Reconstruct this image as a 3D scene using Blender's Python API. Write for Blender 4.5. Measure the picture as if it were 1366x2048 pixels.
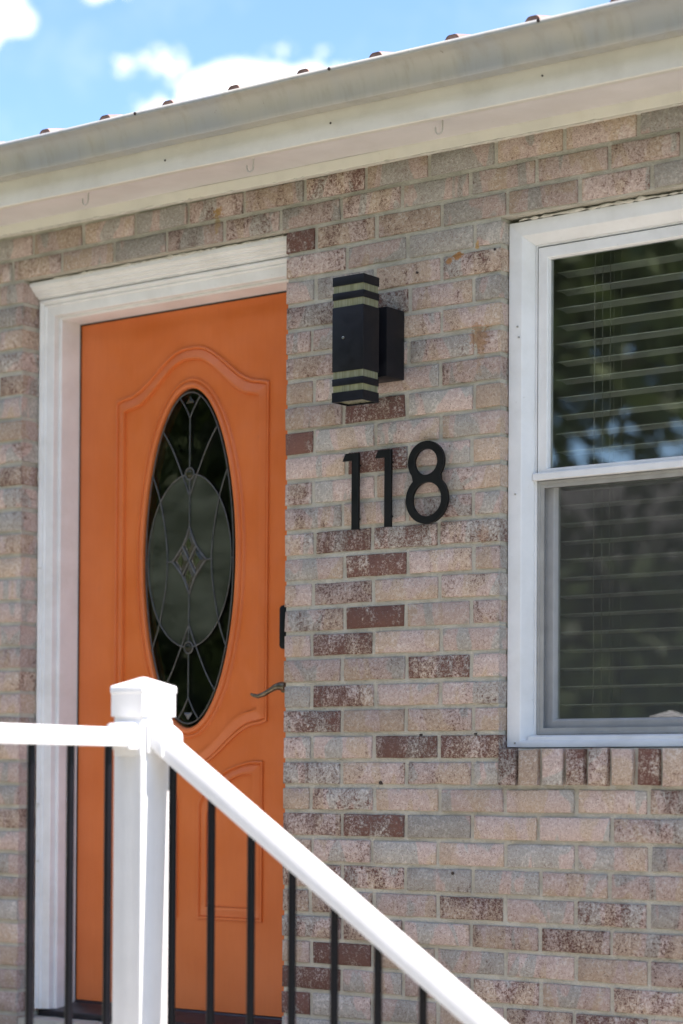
import bpy, bmesh, math, random
from mathutils import Vector, Matrix
import numpy as np

random.seed(7)
for o in list(bpy.data.objects):
    bpy.data.objects.remove(o, do_unlink=True)
scene = bpy.context.scene
COL = scene.collection

# ------------------------------------------------------------------ camera
cam_d = bpy.data.cameras.new('camera')
cam = bpy.data.objects.new('camera', cam_d)
COL.objects.link(cam)
scene.camera = cam
CAM = Vector((3.6878, -4.6087, -1.5534))
FW = Vector((-0.60371847, 0.79698008, 0.01862129))
RT = Vector((0.79717168, 0.60372247, 0.00604041))
UP = Vector((0.00642801, -0.01849107, 0.99980836))
m = Matrix((RT, UP, -FW)).transposed().to_4x4()
m.translation = CAM
cam.matrix_world = m
F_PX = 4411.5
cam_d.sensor_fit = 'VERTICAL'
cam_d.sensor_height = 36.0
cam_d.sensor_width = 24.0
cam_d.lens = F_PX / 2048.0 * 36.0
cam_d.shift_x = 0.0
cam_d.shift_y = 463.15 / 2048.0
cam_d.clip_start = 0.05
cam_d.clip_end = 2000.0
cam_d.dof.use_dof = True
cam_d.dof.focus_distance = 5.62
cam_d.dof.aperture_fstop = 1.9
cam_d.dof.aperture_blades = 9


def to_px(p):
    d = Vector(p) - CAM
    w = d.dot(FW)
    return (683 + F_PX * d.dot(RT) / w, 1487.15 - F_PX * d.dot(UP) / w)


# ------------------------------------------------------------------ sun, sky, exposure
SUN_EL = math.radians(63)
SUN_AZ = math.radians(4.0)        # measured from +X towards +Y
sun_dir = Vector((math.cos(SUN_EL) * math.cos(SUN_AZ), math.cos(SUN_EL) * math.sin(SUN_AZ), math.sin(SUN_EL)))
sd = bpy.data.lights.new('sun', 'SUN')
sd.energy = 4.0
sd.angle = math.radians(0.6)
sd.color = (1.0, 0.95, 0.88)
sun = bpy.data.objects.new('sun', sd)
COL.objects.link(sun)
sun.rotation_euler = sun_dir.to_track_quat('Z', 'Y').to_euler()
sun.location = (6, -3, 10)

world = bpy.data.worlds.new('World')
scene.world = world
world.use_nodes = True
wt = world.node_tree
wt.nodes.clear()


class NT:
    """small helper to wire shader nodes"""
    def __init__(self, tree):
        self.t = tree

    def n(self, typ, **kw):
        nd = self.t.nodes.new(typ)
        for k, v in kw.items():
            if k == 'inp':
                for kk, vv in v.items():
                    if hasattr(vv, 'is_output') or isinstance(vv, bpy.types.NodeSocket):
                        self.t.links.new(vv, nd.inputs[kk])
                    else:
                        nd.inputs[kk].default_value = vv
            else:
                setattr(nd, k, v)
        return nd

    def math(self, op, a, b=None, c=None, clamp=False):
        nd = self.t.nodes.new('ShaderNodeMath')
        nd.operation = op
        nd.use_clamp = clamp
        for i, v in enumerate((a, b, c)):
            if v is None:
                continue
            if isinstance(v, bpy.types.NodeSocket):
                self.t.links.new(v, nd.inputs[i])
            else:
                nd.inputs[i].default_value = v
        return nd.outputs[0]

    def vmath(self, op, a, b=None):
        nd = self.t.nodes.new('ShaderNodeVectorMath')
        nd.operation = op
        for i, v in enumerate((a, b)):
            if v is None:
                continue
            if isinstance(v, bpy.types.NodeSocket):
                self.t.links.new(v, nd.inputs[i])
            else:
                nd.inputs[i].default_value = v
        return nd

    def mix(self, fac, a, b, blend='MIX'):
        nd = self.t.nodes.new('ShaderNodeMix')
        nd.data_type = 'RGBA'
        nd.blend_type = blend
        nd.clamp_factor = True
        for s, v in ((nd.inputs['Factor'], fac), (nd.inputs[6], a), (nd.inputs[7], b)):
            if isinstance(v, bpy.types.NodeSocket):
                self.t.links.new(v, s)
            else:
                s.default_value = v if not isinstance(v, tuple) or len(v) == 4 else v + (1.0,)
        return nd.outputs[2]

    def noise(self, vec, scale, detail=3.0, rough=0.55, dist=0.0):
        nd = self.t.nodes.new('ShaderNodeTexNoise')
        nd.inputs['Scale'].default_value = scale
        nd.inputs['Detail'].default_value = detail
        nd.inputs['Roughness'].default_value = rough
        nd.inputs['Distortion'].default_value = dist
        if vec is not None:
            self.t.links.new(vec, nd.inputs['Vector'])
        return nd.outputs['Fac']

    def ramp(self, v, lo, hi, smooth=True, a=0.0, b=1.0):
        nd = self.t.nodes.new('ShaderNodeMapRange')
        nd.interpolation_type = 'SMOOTHSTEP' if smooth else 'LINEAR'
        for k, x in (('Value', v), ('From Min', lo), ('From Max', hi), ('To Min', a), ('To Max', b)):
            if isinstance(x, bpy.types.NodeSocket):
                self.t.links.new(x, nd.inputs[k])
            else:
                nd.inputs[k].default_value = x
        return nd.outputs['Result']


w = NT(wt)
out = w.n('ShaderNodeOutputWorld')
sky = w.n('ShaderNodeTexSky')
sky.sky_type = 'NISHITA'
sky.sun_disc = False
sky.sun_elevation = SUN_EL
sky.sun_rotation = math.pi / 2 - SUN_AZ
sky.altitude = 200
sky.air_density = 1.0
sky.dust_density = 0.15
sky.ozone_density = 1.6
tc = w.n('ShaderNodeTexCoord')
dirv = w.vmath('NORMALIZE', tc.outputs['Generated']).outputs['Vector']
sep = w.n('ShaderNodeSeparateXYZ', inp={0: dirv})
# cumulus spread over the whole sky: noise coverage plus a few heaped banks
n_det = w.noise(dirv, 190.0, 7.0, 0.62, 0.3)
n_mid = w.noise(dirv, 52.0, 5.0, 0.55, 0.2)


def bank(px, py, rad, flat=1.6, gain=1.0):
    """heap of cloud at the sky direction seen at photo pixel (px, py)"""
    d = (FW * F_PX + RT * (px - 683) - UP * (py - 1487.15)).normalized()
    dv = w.vmath('SUBTRACT', dirv, tuple(d)).outputs['Vector']
    sc = w.vmath('MULTIPLY', dv, (1.0, 1.0, flat)).outputs['Vector']
    ln = w.vmath('LENGTH', sc).outputs['Value']
    return w.math('MULTIPLY', w.math('SUBTRACT', 1.0, w.math('DIVIDE', ln, rad)), gain)


def bank_dir(d, rad, flat=1.6):
    d = Vector(d).normalized()
    dv = w.vmath('SUBTRACT', dirv, tuple(d)).outputs['Vector']
    sc = w.vmath('MULTIPLY', dv, (1.0, 1.0, flat)).outputs['Vector']
    ln = w.vmath('LENGTH', sc).outputs['Value']
    return w.math('SUBTRACT', 1.0, w.math('DIVIDE', ln, rad))


banks = [bank(490, 230, 0.036), bank(570, 185, 0.031), bank(640, 180, 0.022), bank(420, 215, 0.027), bank(700, 220, 0.03), bank(380, 235, 0.022), bank(450, 160, 0.014),
         bank(-30, 35, 0.021), bank(195, -22, 0.010, 1.6, 0.6), bank(312, 126, 0.014, 2.4, 0.4),
         bank(520, 215, 0.03),
         bank_dir((-0.95, -0.15, 0.42), 0.20), bank_dir((-0.5, -0.8, 0.5), 0.26), bank_dir((0.25, -0.9, 0.62), 0.28),  # unseen banks from here on, enlarged to brighten and whiten the ambient light
         bank_dir((0.75, -0.6, 0.5), 0.24), bank_dir((0.8, 0.5, 0.4), 0.22), bank_dir((-0.25, -0.5, 0.85), 0.26),
         bank_dir((0.25, 0.85, 0.6), 0.22), bank_dir((-0.6, 0.25, 0.85), 0.2)]
acc = banks[0]
for b in banks[1:]:
    acc = w.math('SMOOTH_MAX', acc, b, 0.12)
dens = w.math('ADD', w.math('ADD', acc, w.math('MULTIPLY', w.math('SUBTRACT', n_det, 0.5), 1.0)),
              w.math('MULTIPLY', w.math('SUBTRACT', n_mid, 0.5), 1.6))
mask = w.ramp(dens, 0.04, 0.26)
veil = w.math('MULTIPLY', w.ramp(w.math('ADD', w.noise(dirv, 14.0, 6.0, 0.6), w.math('MULTIPLY', n_det, 0.25)), 0.60, 0.95), 0.22)
cov = w.math('MAXIMUM', mask, veil)
cov = w.math('MULTIPLY', cov, w.ramp(sep.outputs['Z'], 0.0, 0.05))
cl_col = w.mix(w.ramp(dens, 0.1, 0.9), (4.6, 4.9, 5.3), (6.2, 6.2, 6.2))
skyc = w.mix(1.0, sky.outputs['Color'], (0.70, 0.83, 0.945), 'MULTIPLY')
full = w.mix(cov, skyc, cl_col)
bg = w.n('ShaderNodeBackground', inp={'Color': full, 'Strength': 0.1})
wt.links.new(bg.outputs[0], out.inputs['Surface'])

scene.render.engine = 'CYCLES'
scene.view_settings.view_transform = 'Standard'
scene.view_settings.look = 'None'
scene.view_settings.gamma = 1.0
scene.view_settings.use_curve_mapping = False
scene.view_settings.exposure = 1.77
scene.view_settings.use_white_balance = True
scene.view_settings.white_balance_temperature = 6650
scene.view_settings.white_balance_tint = 16

# ------------------------------------------------------------------ helpers
WLOC = {}


def tag(o, label=None, cat=None, group=None, kind=None):
    if label:
        o['label'] = label
    if cat:
        o['category'] = cat
    if group:
        o['group'] = group
    if kind:
        o['kind'] = kind
    return o


def place(o, loc, parent):
    o.location = loc
    WLOC[o.name] = Vector(loc)
    if parent is not None:
        o.parent = parent
        o.matrix_parent_inverse = Matrix.Translation(-WLOC[parent.name])
    return o


def empty(name, loc, parent=None):
    o = bpy.data.objects.new(name, None)
    o.empty_display_size = 0.1
    COL.objects.link(o)
    return place(o, loc, parent)


class MB:
    """collects vertices and faces in world space; build() makes one mesh object"""
    def __init__(self):
        self.v, self.f, self.sm = [], [], []

    def add(self, vs, fs, smooth=False):
        b = len(self.v)
        self.v += [tuple(p) for p in vs]
        self.f += [tuple(b + i for i in f) for f in fs]
        self.sm += [smooth] * len(fs)
        return self

    def box(self, x0, x1, y0, y1, z0, z1):
        vs = [(x, y, z) for z in (z0, z1) for y in (y0, y1) for x in (x0, x1)]
        return self.add(vs, [(0, 2, 3, 1), (4, 5, 7, 6), (0, 1, 5, 4), (2, 6, 7, 3), (0, 4, 6, 2), (1, 3, 7, 5)])

    def prism(self, poly, axis, a, b, shear=None, smooth=False, cap=True):
        """poly = list of 2D points; axis 'x' -> (y,z), 'y' -> (x,z), 'z' -> (x,y)"""
        n = len(poly)
        vs = []
        for t in (a, b):
            for p, q in poly:
                v = {'x': (t, p, q), 'y': (p, t, q), 'z': (p, q, t)}[axis]
                if shear:
                    v = shear(v)
                vs.append(v)
        fs = [(i, (i + 1) % n, n + (i + 1) % n, n + i) for i in range(n)]
        self.add(vs, fs, smooth)
        if cap:
            self.add(vs, [tuple(range(n - 1, -1, -1)), tuple(range(n, 2 * n))])
        return self

    def strip(self, lines, closed_u=False, closed_v=False, smooth=True):
        """lines: list of equal-length point rows; quads between neighbours"""
        nu, nv = len(lines), len(lines[0])
        vs = [p for l in lines for p in l]
        fs = []
        for i in range(nu if closed_u else nu - 1):
            for j in range(nv if closed_v else nv - 1):
                a, b_ = i, (i + 1) % nu
                c, d = j, (j + 1) % nv
                fs.append((a * nv + c, b_ * nv + c, b_ * nv + d, a * nv + d))
        return self.add(vs, fs, smooth)

    def tube(self, pts, rad, seg=8, cap=True, smooth=True, closed=False):
        pts = [Vector(p) for p in pts]
        n = len(pts)
        rads = rad if isinstance(rad, (list, tuple)) else [rad] * n
        rows = []
        prev = None
        for i, p in enumerate(pts):
            if closed:
                t = (pts[(i + 1) % n] - pts[i - 1]).normalized()
            else:
                t = (pts[min(i + 1, n - 1)] - pts[max(i - 1, 0)]).normalized()
            ref = Vector((0, 1, 0)) if abs(t.y) < 0.9 else Vector((1, 0, 0))
            if prev is None:
                s = t.cross(ref).normalized()
            else:
                s = (prev - t * prev.dot(t)).normalized()
            prev = s
            u = t.cross(s)
            rows.append([tuple(p + (s * math.cos(k * 2 * math.pi / seg) + u * math.sin(k * 2 * math.pi / seg)) * rads[i]) for k in range(seg)])
        self.strip(rows, closed_u=closed, closed_v=True, smooth=smooth)
        if cap and not closed:
            self.add(rows[0], [tuple(range(seg - 1, -1, -1))])
            self.add(rows[-1], [tuple(range(seg))])
        return self

    def build(self, name, mat, parent=None, bevel=0.0, seg=2, origin=None, fix=True):
        v = np.array(self.v, float)
        c = (v.min(0) + v.max(0)) / 2 if origin is None else np.array(origin, float)
        me = bpy.data.meshes.new(name)
        me.from_pydata([tuple(p) for p in (v - c)], [], self.f)
        me.polygons.foreach_set('use_smooth', self.sm)
        me.update()
        if fix or bevel > 0:
            bm = bmesh.new()
            bm.from_mesh(me)
            bmesh.ops.remove_doubles(bm, verts=bm.verts, dist=1e-5)
            bmesh.ops.recalc_face_normals(bm, faces=bm.faces)
            if bevel > 0:
                es = [e for e in bm.edges if len(e.link_faces) == 2 and e.calc_face_angle(0) > 0.6]
                bmesh.ops.bevel(bm, geom=es, offset=bevel, segments=seg, profile=0.6, affect='EDGES', clamp_overlap=True)
                for f in bm.faces:
                    f.smooth = True
                sharp = [e for e in bm.edges if len(e.link_faces) == 2 and e.calc_face_angle(0) > 0.9]
                for e in sharp:
                    e.smooth = False
            else:
                for e in bm.edges:
                    if len(e.link_faces) == 2 and e.calc_face_angle(0) > 0.7:
                        e.smooth = False
            bm.to_mesh(me)
            bm.free()
        me.materials.append(mat)
        o = bpy.data.objects.new(name, me)
        COL.objects.link(o)
        return place(o, tuple(c), parent)


def arc(cx, cz, rx, rz, a0, a1, n):
    return [(cx + rx * math.cos(a0 + (a1 - a0) * i / n), cz + rz * math.sin(a0 + (a1 - a0) * i / n)) for i in range(n + 1)]


# ------------------------------------------------------------------ materials
def new_mat(name):
    mt = bpy.data.materials.new(name)
    mt.use_nodes = True
    t = mt.node_tree
    t.nodes.clear()
    h = NT(t)
    o = h.n('ShaderNodeOutputMaterial')
    return mt, h, o


def bsdf(h, o, col, rough=0.5, metal=0.0, bump=None, bstr=0.2, bdist=0.002, spec=0.5, **kw):
    p = h.n('ShaderNodeBsdfPrincipled')
    for k, v in (('Base Color', col), ('Roughness', rough), ('Metallic', metal), ('Specular IOR Level', spec)):
        if isinstance(v, bpy.types.NodeSocket):
            h.t.links.new(v, p.inputs[k])
        else:
            p.inputs[k].default_value = v if not isinstance(v, tuple) or len(v) == 4 else v + (1.0,)
    for k, v in kw.items():
        p.inputs[k.replace('_', ' ')].default_value = v
    if bump is not None:
        b = h.n('ShaderNodeBump', inp={'Strength': bstr, 'Distance': bdist, 'Height': bump})
        h.t.links.new(b.outputs[0], p.inputs['Normal'])
    h.t.links.new(p.outputs[0], o.inputs['Surface'])
    return p


def simple(name, col, rough=0.5, var=0.06, scale=18.0, metal=0.0, fine=220.0, bstr=0.12, dirt=None, dirt_amt=0.0, spec=0.5, streak=False):
    mt, h, o = new_mat(name)
    g = h.n('ShaderNodeNewGeometry').outputs['Position']
    n1 = h.noise(g, scale, 5, 0.6)
    n2 = h.noise(g, fine, 3, 0.6)
    dark = tuple(c * (1 - var * 2) for c in col)
    lite = tuple(min(1, c * (1 + var)) for c in col)
    c = h.mix(h.ramp(n1, 0.3, 0.7), dark, lite)
    if dirt:
        vec = g
        if streak:
            vec = h.vmath('MULTIPLY', g, (1.0, 0.25, 0.12)).outputs['Vector']
        nd = h.noise(vec, 26.0 if streak else 9.0, 6, 0.65)
        c = h.mix(h.math('MULTIPLY', h.ramp(nd, 0.45, 0.75), dirt_amt), c, dirt)
        ns = h.noise(g, 75.0, 4, 0.7)
        c = h.mix(h.math('MULTIPLY', h.ramp(ns, 0.66, 0.74), dirt_amt), c, tuple(x * 0.5 for x in dirt))
    rr = h.ramp(n1, 0.3, 0.7, True, rough * 0.85, min(1, rough * 1.15))
    bsdf(h, o, c, rr, metal, n2, bstr, 0.0015, spec)
    return mt


M = {}
M['trim_white'] = simple('trim_white_paint', (0.80, 0.80, 0.79), 0.42, 0.03, 12, dirt=(0.50, 0.46, 0.38), dirt_amt=0.2)
M['cream'] = simple('cream_fascia_paint', (0.70, 0.675, 0.60), 0.5, 0.04, 5, dirt=(0.42, 0.37, 0.28), dirt_amt=0.22)
M['soffit'] = simple('soffit_paint', (0.66, 0.63, 0.61), 0.55, 0.04, 6, dirt=(0.45, 0.40, 0.33), dirt_amt=0.15)
M['bedmould'] = simple('bed_mould_paint', (0.68, 0.66, 0.58), 0.5, 0.05, 9, dirt=(0.45, 0.40, 0.30), dirt_amt=0.3)
M['vinyl'] = simple('window_vinyl', (0.76, 0.77, 0.78), 0.35, 0.03, 10, dirt=(0.5, 0.48, 0.42), dirt_amt=0.18, bstr=0.04)
M['rail_white'] = simple('railing_vinyl', (0.80, 0.80, 0.80), 0.35, 0.02, 10, bstr=0.03)
M['baluster'] = simple('baluster_black', (0.0045, 0.004, 0.0065), 0.42, 0.1, 20, bstr=0.05, spec=0.22)
M['lamp_black'] = simple('lamp_black', (0.0055, 0.006, 0.0095), 0.46, 0.08, 30, fine=700, bstr=0.08, spec=0.32)
M['digit_black'] = simple('digit_black', (0.0055, 0.006, 0.0055), 0.5, 0.1, 30, fine=600, bstr=0.05, spec=0.25)
M['lock_black'] = simple('lock_black', (0.006, 0.0065, 0.009), 0.35, 0.05, 30, bstr=0.02, spec=0.3)
M['bronze'] = simple('aged_bronze', (0.20, 0.17, 0.12), 0.38, 0.25, 60, metal=0.9, bstr=0.06)
M['nickel'] = simple('satin_nickel', (0.42, 0.40, 0.36), 0.35, 0.1, 60, metal=0.9, bstr=0.04)
M['sill_bronze'] = simple('threshold_bronze', (0.035, 0.032, 0.038), 0.35, 0.2, 25, metal=0.4)
M['weather'] = simple('weatherstrip_dark', (0.035, 0.02, 0.014), 0.8, 0.2, 30)
M['came'] = simple('lead_came', (0.15, 0.15, 0.147), 0.42, 0.15, 80, metal=0.85, bstr=0.1)
M['caulk'] = simple('caulk_white', (0.62, 0.60, 0.54), 0.7, 0.1, 40, dirt=(0.3, 0.26, 0.2), dirt_amt=0.4, fine=120, bstr=0.4)
M['blind'] = simple('blind_slat', (0.84, 0.84, 0.80), 0.45, 0.03, 20, bstr=0.03)
M['cord'] = simple('blind_cord', (0.62, 0.60, 0.55), 0.8, 0.05, 20)
M['screen_frame'] = simple('screen_frame_grey', (0.33, 0.33, 0.32), 0.45, 0.06, 20, bstr=0.05)
M['hook'] = simple('painted_hook', (0.50, 0.48, 0.44), 0.5, 0.1, 40)
M['roof'] = simple('roof_metal', (0.36, 0.22, 0.18), 0.45, 0.12, 14, dirt=(0.20, 0.13, 0.10), dirt_amt=0.4)
M['closure'] = simple('rib_closure_brown', (0.36, 0.21, 0.17), 0.8, 0.2, 30)
M['interior'] = simple('interior_paint', (0.50, 0.48, 0.44), 0.8, 0.05, 3)
M['nail'] = simple('nail_dark', (0.04, 0.025, 0.02), 0.6, 0.2, 40)
M['screw'] = simple('screw_steel', (0.55, 0.54, 0.52), 0.3, 0.1, 40, metal=0.9)
M['concrete'] = simple('concrete', (0.36, 0.335, 0.29), 0.85, 0.12, 3, fine=60, bstr=0.4, dirt=(0.2, 0.18, 0.15), dirt_amt=0.4)
M['lawn'] = simple('lawn', (0.085, 0.11, 0.04), 0.9, 0.3, 1.5, fine=40, bstr=0.8)
M['bark'] = simple('bark', (0.10, 0.075, 0.055), 0.9, 0.3, 8, fine=30, bstr=0.8)

# gutter: weathered galvanised/cream enamel with vertical streaks
mt, h, o = new_mat('gutter_enamel')
g = h.n('ShaderNodeNewGeometry').outputs['Position']
st = h.noise(h.vmath('MULTIPLY', g, (1.0, 0.6, 0.10)).outputs['Vector'], 30, 5, 0.65)
bl = h.noise(h.vmath('MULTIPLY', g, (1.0, 1.0, 0.5)).outputs['Vector'], 4.5, 4, 0.55)
sp = h.noise(g, 60, 4, 0.7)
c = h.mix(h.ramp(bl, 0.4, 0.62), (0.335, 0.345, 0.34), (0.385, 0.375, 0.33))
c = h.mix(h.math('MULTIPLY', h.ramp(st, 0.45, 0.75), 0.45), c, (0.25, 0.235, 0.17))
c = h.mix(h.math('MULTIPLY', h.ramp(sp, 0.66, 0.74), 0.6), c, (0.14, 0.12, 0.09))
bsdf(h, o, c, 0.4, 0.0, sp, 0.08, 0.001)
M['gutter'] = mt

# orange door paint, faint brush marks
mt, h, o = new_mat('orange_door_paint')
g = h.n('ShaderNodeNewGeometry').outputs['Position']
br = h.noise(h.vmath('MULTIPLY', g, (1.0, 1.0, 0.12)).outputs['Vector'], 90, 4, 0.6)
lg = h.noise(g, 5, 4, 0.5)
sm_ = h.noise(g, 22, 5, 0.65)
c = h.mix(h.ramp(lg, 0.3, 0.7), (0.62, 0.145, 0.030), (0.68, 0.175, 0.045))
c = h.mix(h.math('MULTIPLY', h.ramp(sm_, 0.62, 0.8), 0.25), c, (0.42, 0.12, 0.06))
c = h.mix(h.math('MULTIPLY', h.ramp(br, 0.35, 0.7), 0.09), c, (0.47, 0.095, 0.02))
bsdf(h, o, c, h.ramp(sm_, 0.3, 0.7, True, 0.30, 0.46), 0.0, h.math('ADD', br, h.math('MULTIPLY', sm_, 0.6)), 0.16, 0.0016)
M['orange'] = mt


def stains(h, col, pos):
    """rust runs and soot with a shape of their own on the wall"""
    nz = h.noise(pos, 75, 6, 0.75)
    for (x, z, rx, rz, colr, amt) in (
            (0.622, -0.424, 0.030, 0.034, (0.38, 0.21, 0.10), 0.75), (0.625, -0.468, 0.012, 0.05, (0.42, 0.27, 0.16), 0.45),
            (0.556, -0.212, 0.020, 0.010, (0.46, 0.20, 0.05), 0.9),
            (0.530, -0.222, 0.010, 0.010, (0.46, 0.20, 0.05), 0.8),
            (0.64, -0.925, 0.018, 0.03, (0.46, 0.27, 0.17), 0.4), (0.612, -0.19, 0.007, 0.012, (0.60, 0.36, 0.12), 0.8),
            (-0.238, 0.020, 0.020, 0.012, (0.40, 0.22, 0.06), 0.8), (-0.245, -0.005, 0.010, 0.03, (0.42, 0.27, 0.09), 0.6)):
        d = h.vmath('SUBTRACT', pos, (x, 0.0, z)).outputs['Vector']
        d = h.vmath('MULTIPLY', d, (1.0 / rx, 0.0, 1.0 / rz)).outputs['Vector']
        ln = h.vmath('LENGTH', d).outputs['Value']
        v = h.math('ADD', ln, h.math('MULTIPLY', h.math('SUBTRACT', nz, 0.5), 4.2))
        col = h.mix(h.math('MULTIPLY', h.ramp(v, 0.55, 1.15, True, 1.0, 0.0), amt), col, colr)
    return col


# bricks: red-brown body under a worn pale slurry, each brick its own mix
mt, h, o = new_mat('slurried_brick')
tcn = h.n('ShaderNodeTexCoord')
oi = h.n('ShaderNodeObjectInfo')
geo = h.n('ShaderNodeNewGeometry')
rnd = oi.outputs['Random']
at_d = h.n('ShaderNodeAttribute', attribute_type='OBJECT', attribute_name='wear').outputs['Fac']
at_h = h.n('ShaderNodeAttribute', attribute_type='OBJECT', attribute_name='tint').outputs['Fac']
off = h.n('ShaderNodeCombineXYZ', inp={0: h.math('MULTIPLY', rnd, 37.0), 1: h.math('MULTIPLY', rnd, 91.0), 2: h.math('MULTIPLY', rnd, 53.0)}).outputs[0]
pos = h.vmath('ADD', tcn.outputs['Object'], off).outputs['Vector']
posv = h.vmath('MULTIPLY', pos, (1.0, 1.0, 0.45)).outputs['Vector']
a1 = h.noise(posv, 21, 4, 0.6, 0.4)
a2 = h.noise(pos, 125, 4, 0.7, 0.3)
a3 = h.ramp(h.noise(pos, 300, 3, 0.7), 0.28, 0.72, False)
a4 = h.noise(posv, 11, 2, 0.4, 0.6)
cover = h.math('ADD', h.math('ADD', h.math('MULTIPLY', a1, 0.65), h.math('MULTIPLY', a2, 0.75)), h.math('MULTIPLY', a3, 0.45))
thr = h.math('ADD', h.math('MULTIPLY', at_d, 0.52), 0.535)
coat = h.ramp(h.math('SUBTRACT', cover, thr), -0.05, 0.06)
core = h.mix(a2, (0.135, 0.060, 0.046), (0.27, 0.135, 0.105))
core = h.mix(h.math('MULTIPLY', h.ramp(at_h, 0.35, 0.75), 0.6), core, (0.175, 0.115, 0.095))
pink = h.mix(h.ramp(a2, 0.35, 0.7), (0.53, 0.395, 0.345), (0.69, 0.56, 0.50))
grey = h.mix(h.ramp(a2, 0.35, 0.7), (0.40, 0.37, 0.33), (0.56, 0.525, 0.475))
cream = h.mix(h.ramp(a2, 0.35, 0.7), (0.52, 0.385, 0.29), (0.66, 0.53, 0.42))
mixv = h.math('ADD', at_h, h.math('MULTIPLY', h.math('SUBTRACT', a4, 0.5), 2.7))
col = h.mix(h.ramp(mixv, 0.53, 0.60), pink, grey)
col = h.mix(h.ramp(h.math('SUBTRACT', mixv, h.math('MULTIPLY', at_d, 0.1)), 0.12, 0.22, True, 1.0, 0.0), col, cream)
# thin places of the slurry let the body through as a mauve-brown film
film = h.ramp(h.math('SUBTRACT', cover, thr), 0.02, 0.24, True, 0.42, 0.0)
col = h.mix(film, col, (0.38, 0.265, 0.225))
# fine dark pits and speckle
col = h.mix(h.math('MULTIPLY', h.ramp(h.math('ADD', a3, h.math('MULTIPLY', a2, 0.6)), 0.98, 1.10), 0.8), col, (0.20, 0.115, 0.092))
col = h.mix(h.math('MULTIPLY', h.ramp(h.math('ADD', a2, h.math('MULTIPLY', a1, 0.5)), 0.80, 0.95), 0.6), col, (0.70, 0.63, 0.575))
val = h.math('MULTIPLY_ADD', h.math('FRACT', h.math('MULTIPLY', rnd, 17.3)), 0.36, 0.72)
colb = h.mix(coat, core, col)
colb = h.mix(1.0, colb, h.n('ShaderNodeCombineColor', inp={0: val, 1: val, 2: val}).outputs[0], 'MULTIPLY')
colb = stains(h, colb, geo.outputs['Position'])
hgt = h.math('ADD', h.math('MULTIPLY', a3, 0.28), h.math('ADD', h.math('MULTIPLY', a2, 0.9), h.math('MULTIPLY', coat, 0.35)))
bsdf(h, o, colb, 0.88, 0.0, hgt, 0.8, 0.006, 0.3)
M['brick'] = mt

mt, h, o = new_mat('mortar')
geo = h.n('ShaderNodeNewGeometry').outputs['Position']
b1 = h.noise(geo, 14, 5, 0.6)
b2 = h.noise(geo, 160, 4, 0.65)
c = h.mix(h.ramp(b1, 0.3, 0.7), (0.46, 0.43, 0.355), (0.60, 0.57, 0.49))
c = h.mix(h.math('MULTIPLY', h.ramp(b2, 0.6, 0.75), 0.5), c, (0.27, 0.235, 0.19))
c = stains(h, c, geo)
bsdf(h, o, c, 0.92, 0.0, h.math('ADD', b2, h.math('MULTIPLY', b1, 1.5)), 0.9, 0.008, 0.2)
M['mortar'] = mt


def glass_mat(name, tint, refl=1.0, rough=0.0, bumpscale=None, bstr=0.1, diffuse=None, damt=0.0):
    mt, h, o = new_mat(name)
    fr = h.n('ShaderNodeFresnel', inp={'IOR': 1.52})
    gl = h.n('ShaderNodeBsdfGlossy', inp={'Color': (1, 1, 1, 1), 'Roughness': rough})
    tr = h.n('ShaderNodeBsdfTransparent', inp={'Color': tint + (1.0,)})
    base = tr.outputs[0]
    if diffuse:
        df = h.n('ShaderNodeBsdfDiffuse', inp={'Color': diffuse + (1.0,)})
        cl_ = h.noise(h.vmath('MULTIPLY', h.n('ShaderNodeNewGeometry').outputs['Position'], (1.0, 1.0, 2.2)).outputs['Vector'], 5.0, 4, 0.55)
        mx = h.n('ShaderNodeMixShader', inp={0: h.ramp(cl_, 0.32, 0.68, True, damt * 0.55, damt * 1.45), 1: tr.outputs[0], 2: df.outputs[0]})
        base = mx.outputs[0]
    if bumpscale:
        g = h.n('ShaderNodeNewGeometry').outputs['Position']
        nz = h.noise(g, bumpscale, 2, 0.5)
        b = h.n('ShaderNodeBump', inp={'Strength': bstr, 'Distance': 0.01, 'Height': nz})
        h.t.links.new(b.outputs[0], gl.inputs['Normal'])
        h.t.links.new(b.outputs[0], fr.inputs['Normal'])
    fac = h.math('MULTIPLY', fr.outputs[0], refl, clamp=True)
    mx = h.n('ShaderNodeMixShader', inp={0: fac, 1: base, 2: gl.outputs[0]})
    h.t.links.new(mx.outputs[0], o.inputs['Surface'])
    return mt


M['win_glass'] = glass_mat('window_glass', (0.96, 0.98, 0.96), 2.6, 0.0, 1.3, 0.02)
M['door_glass'] = glass_mat('leaded_glass', (0.55, 0.58, 0.52), 1.7, 0.04, 9, 0.12)
M['frost_glass'] = glass_mat('frosted_glass', (0.42, 0.46, 0.38), 1.7, 0.12, 25, 0.25, (0.12, 0.135, 0.105), 0.36)
M['gem'] = glass_mat('bevelled_gem', (0.42, 0.42, 0.26), 0.5, 0.08, 40, 0.3, (0.05, 0.05, 0.026), 0.5)
M['gap_pale'] = simple('bevel_pale', (0.11, 0.115, 0.12), 0.3, 0.1, 60)

mt, h, o = new_mat('insect_screen')
df = h.n('ShaderNodeBsdfDiffuse', inp={'Color': (0.065, 0.062, 0.06, 1)})
tr = h.n('ShaderNodeBsdfTransparent', inp={'Color': (1, 1, 1, 1)})
g = h.n('ShaderNodeNewGeometry').outputs['Position']
wv = h.noise(g, 30, 2, 0.5)
fac = h.ramp(wv, 0.3, 0.7, True, 0.34, 0.39)
mx = h.n('ShaderNodeMixShader', inp={0: fac, 1: tr.outputs[0], 2: df.outputs[0]})
h.t.links.new(mx.outputs[0], o.inputs['Surface'])
M['screen'] = mt

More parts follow.
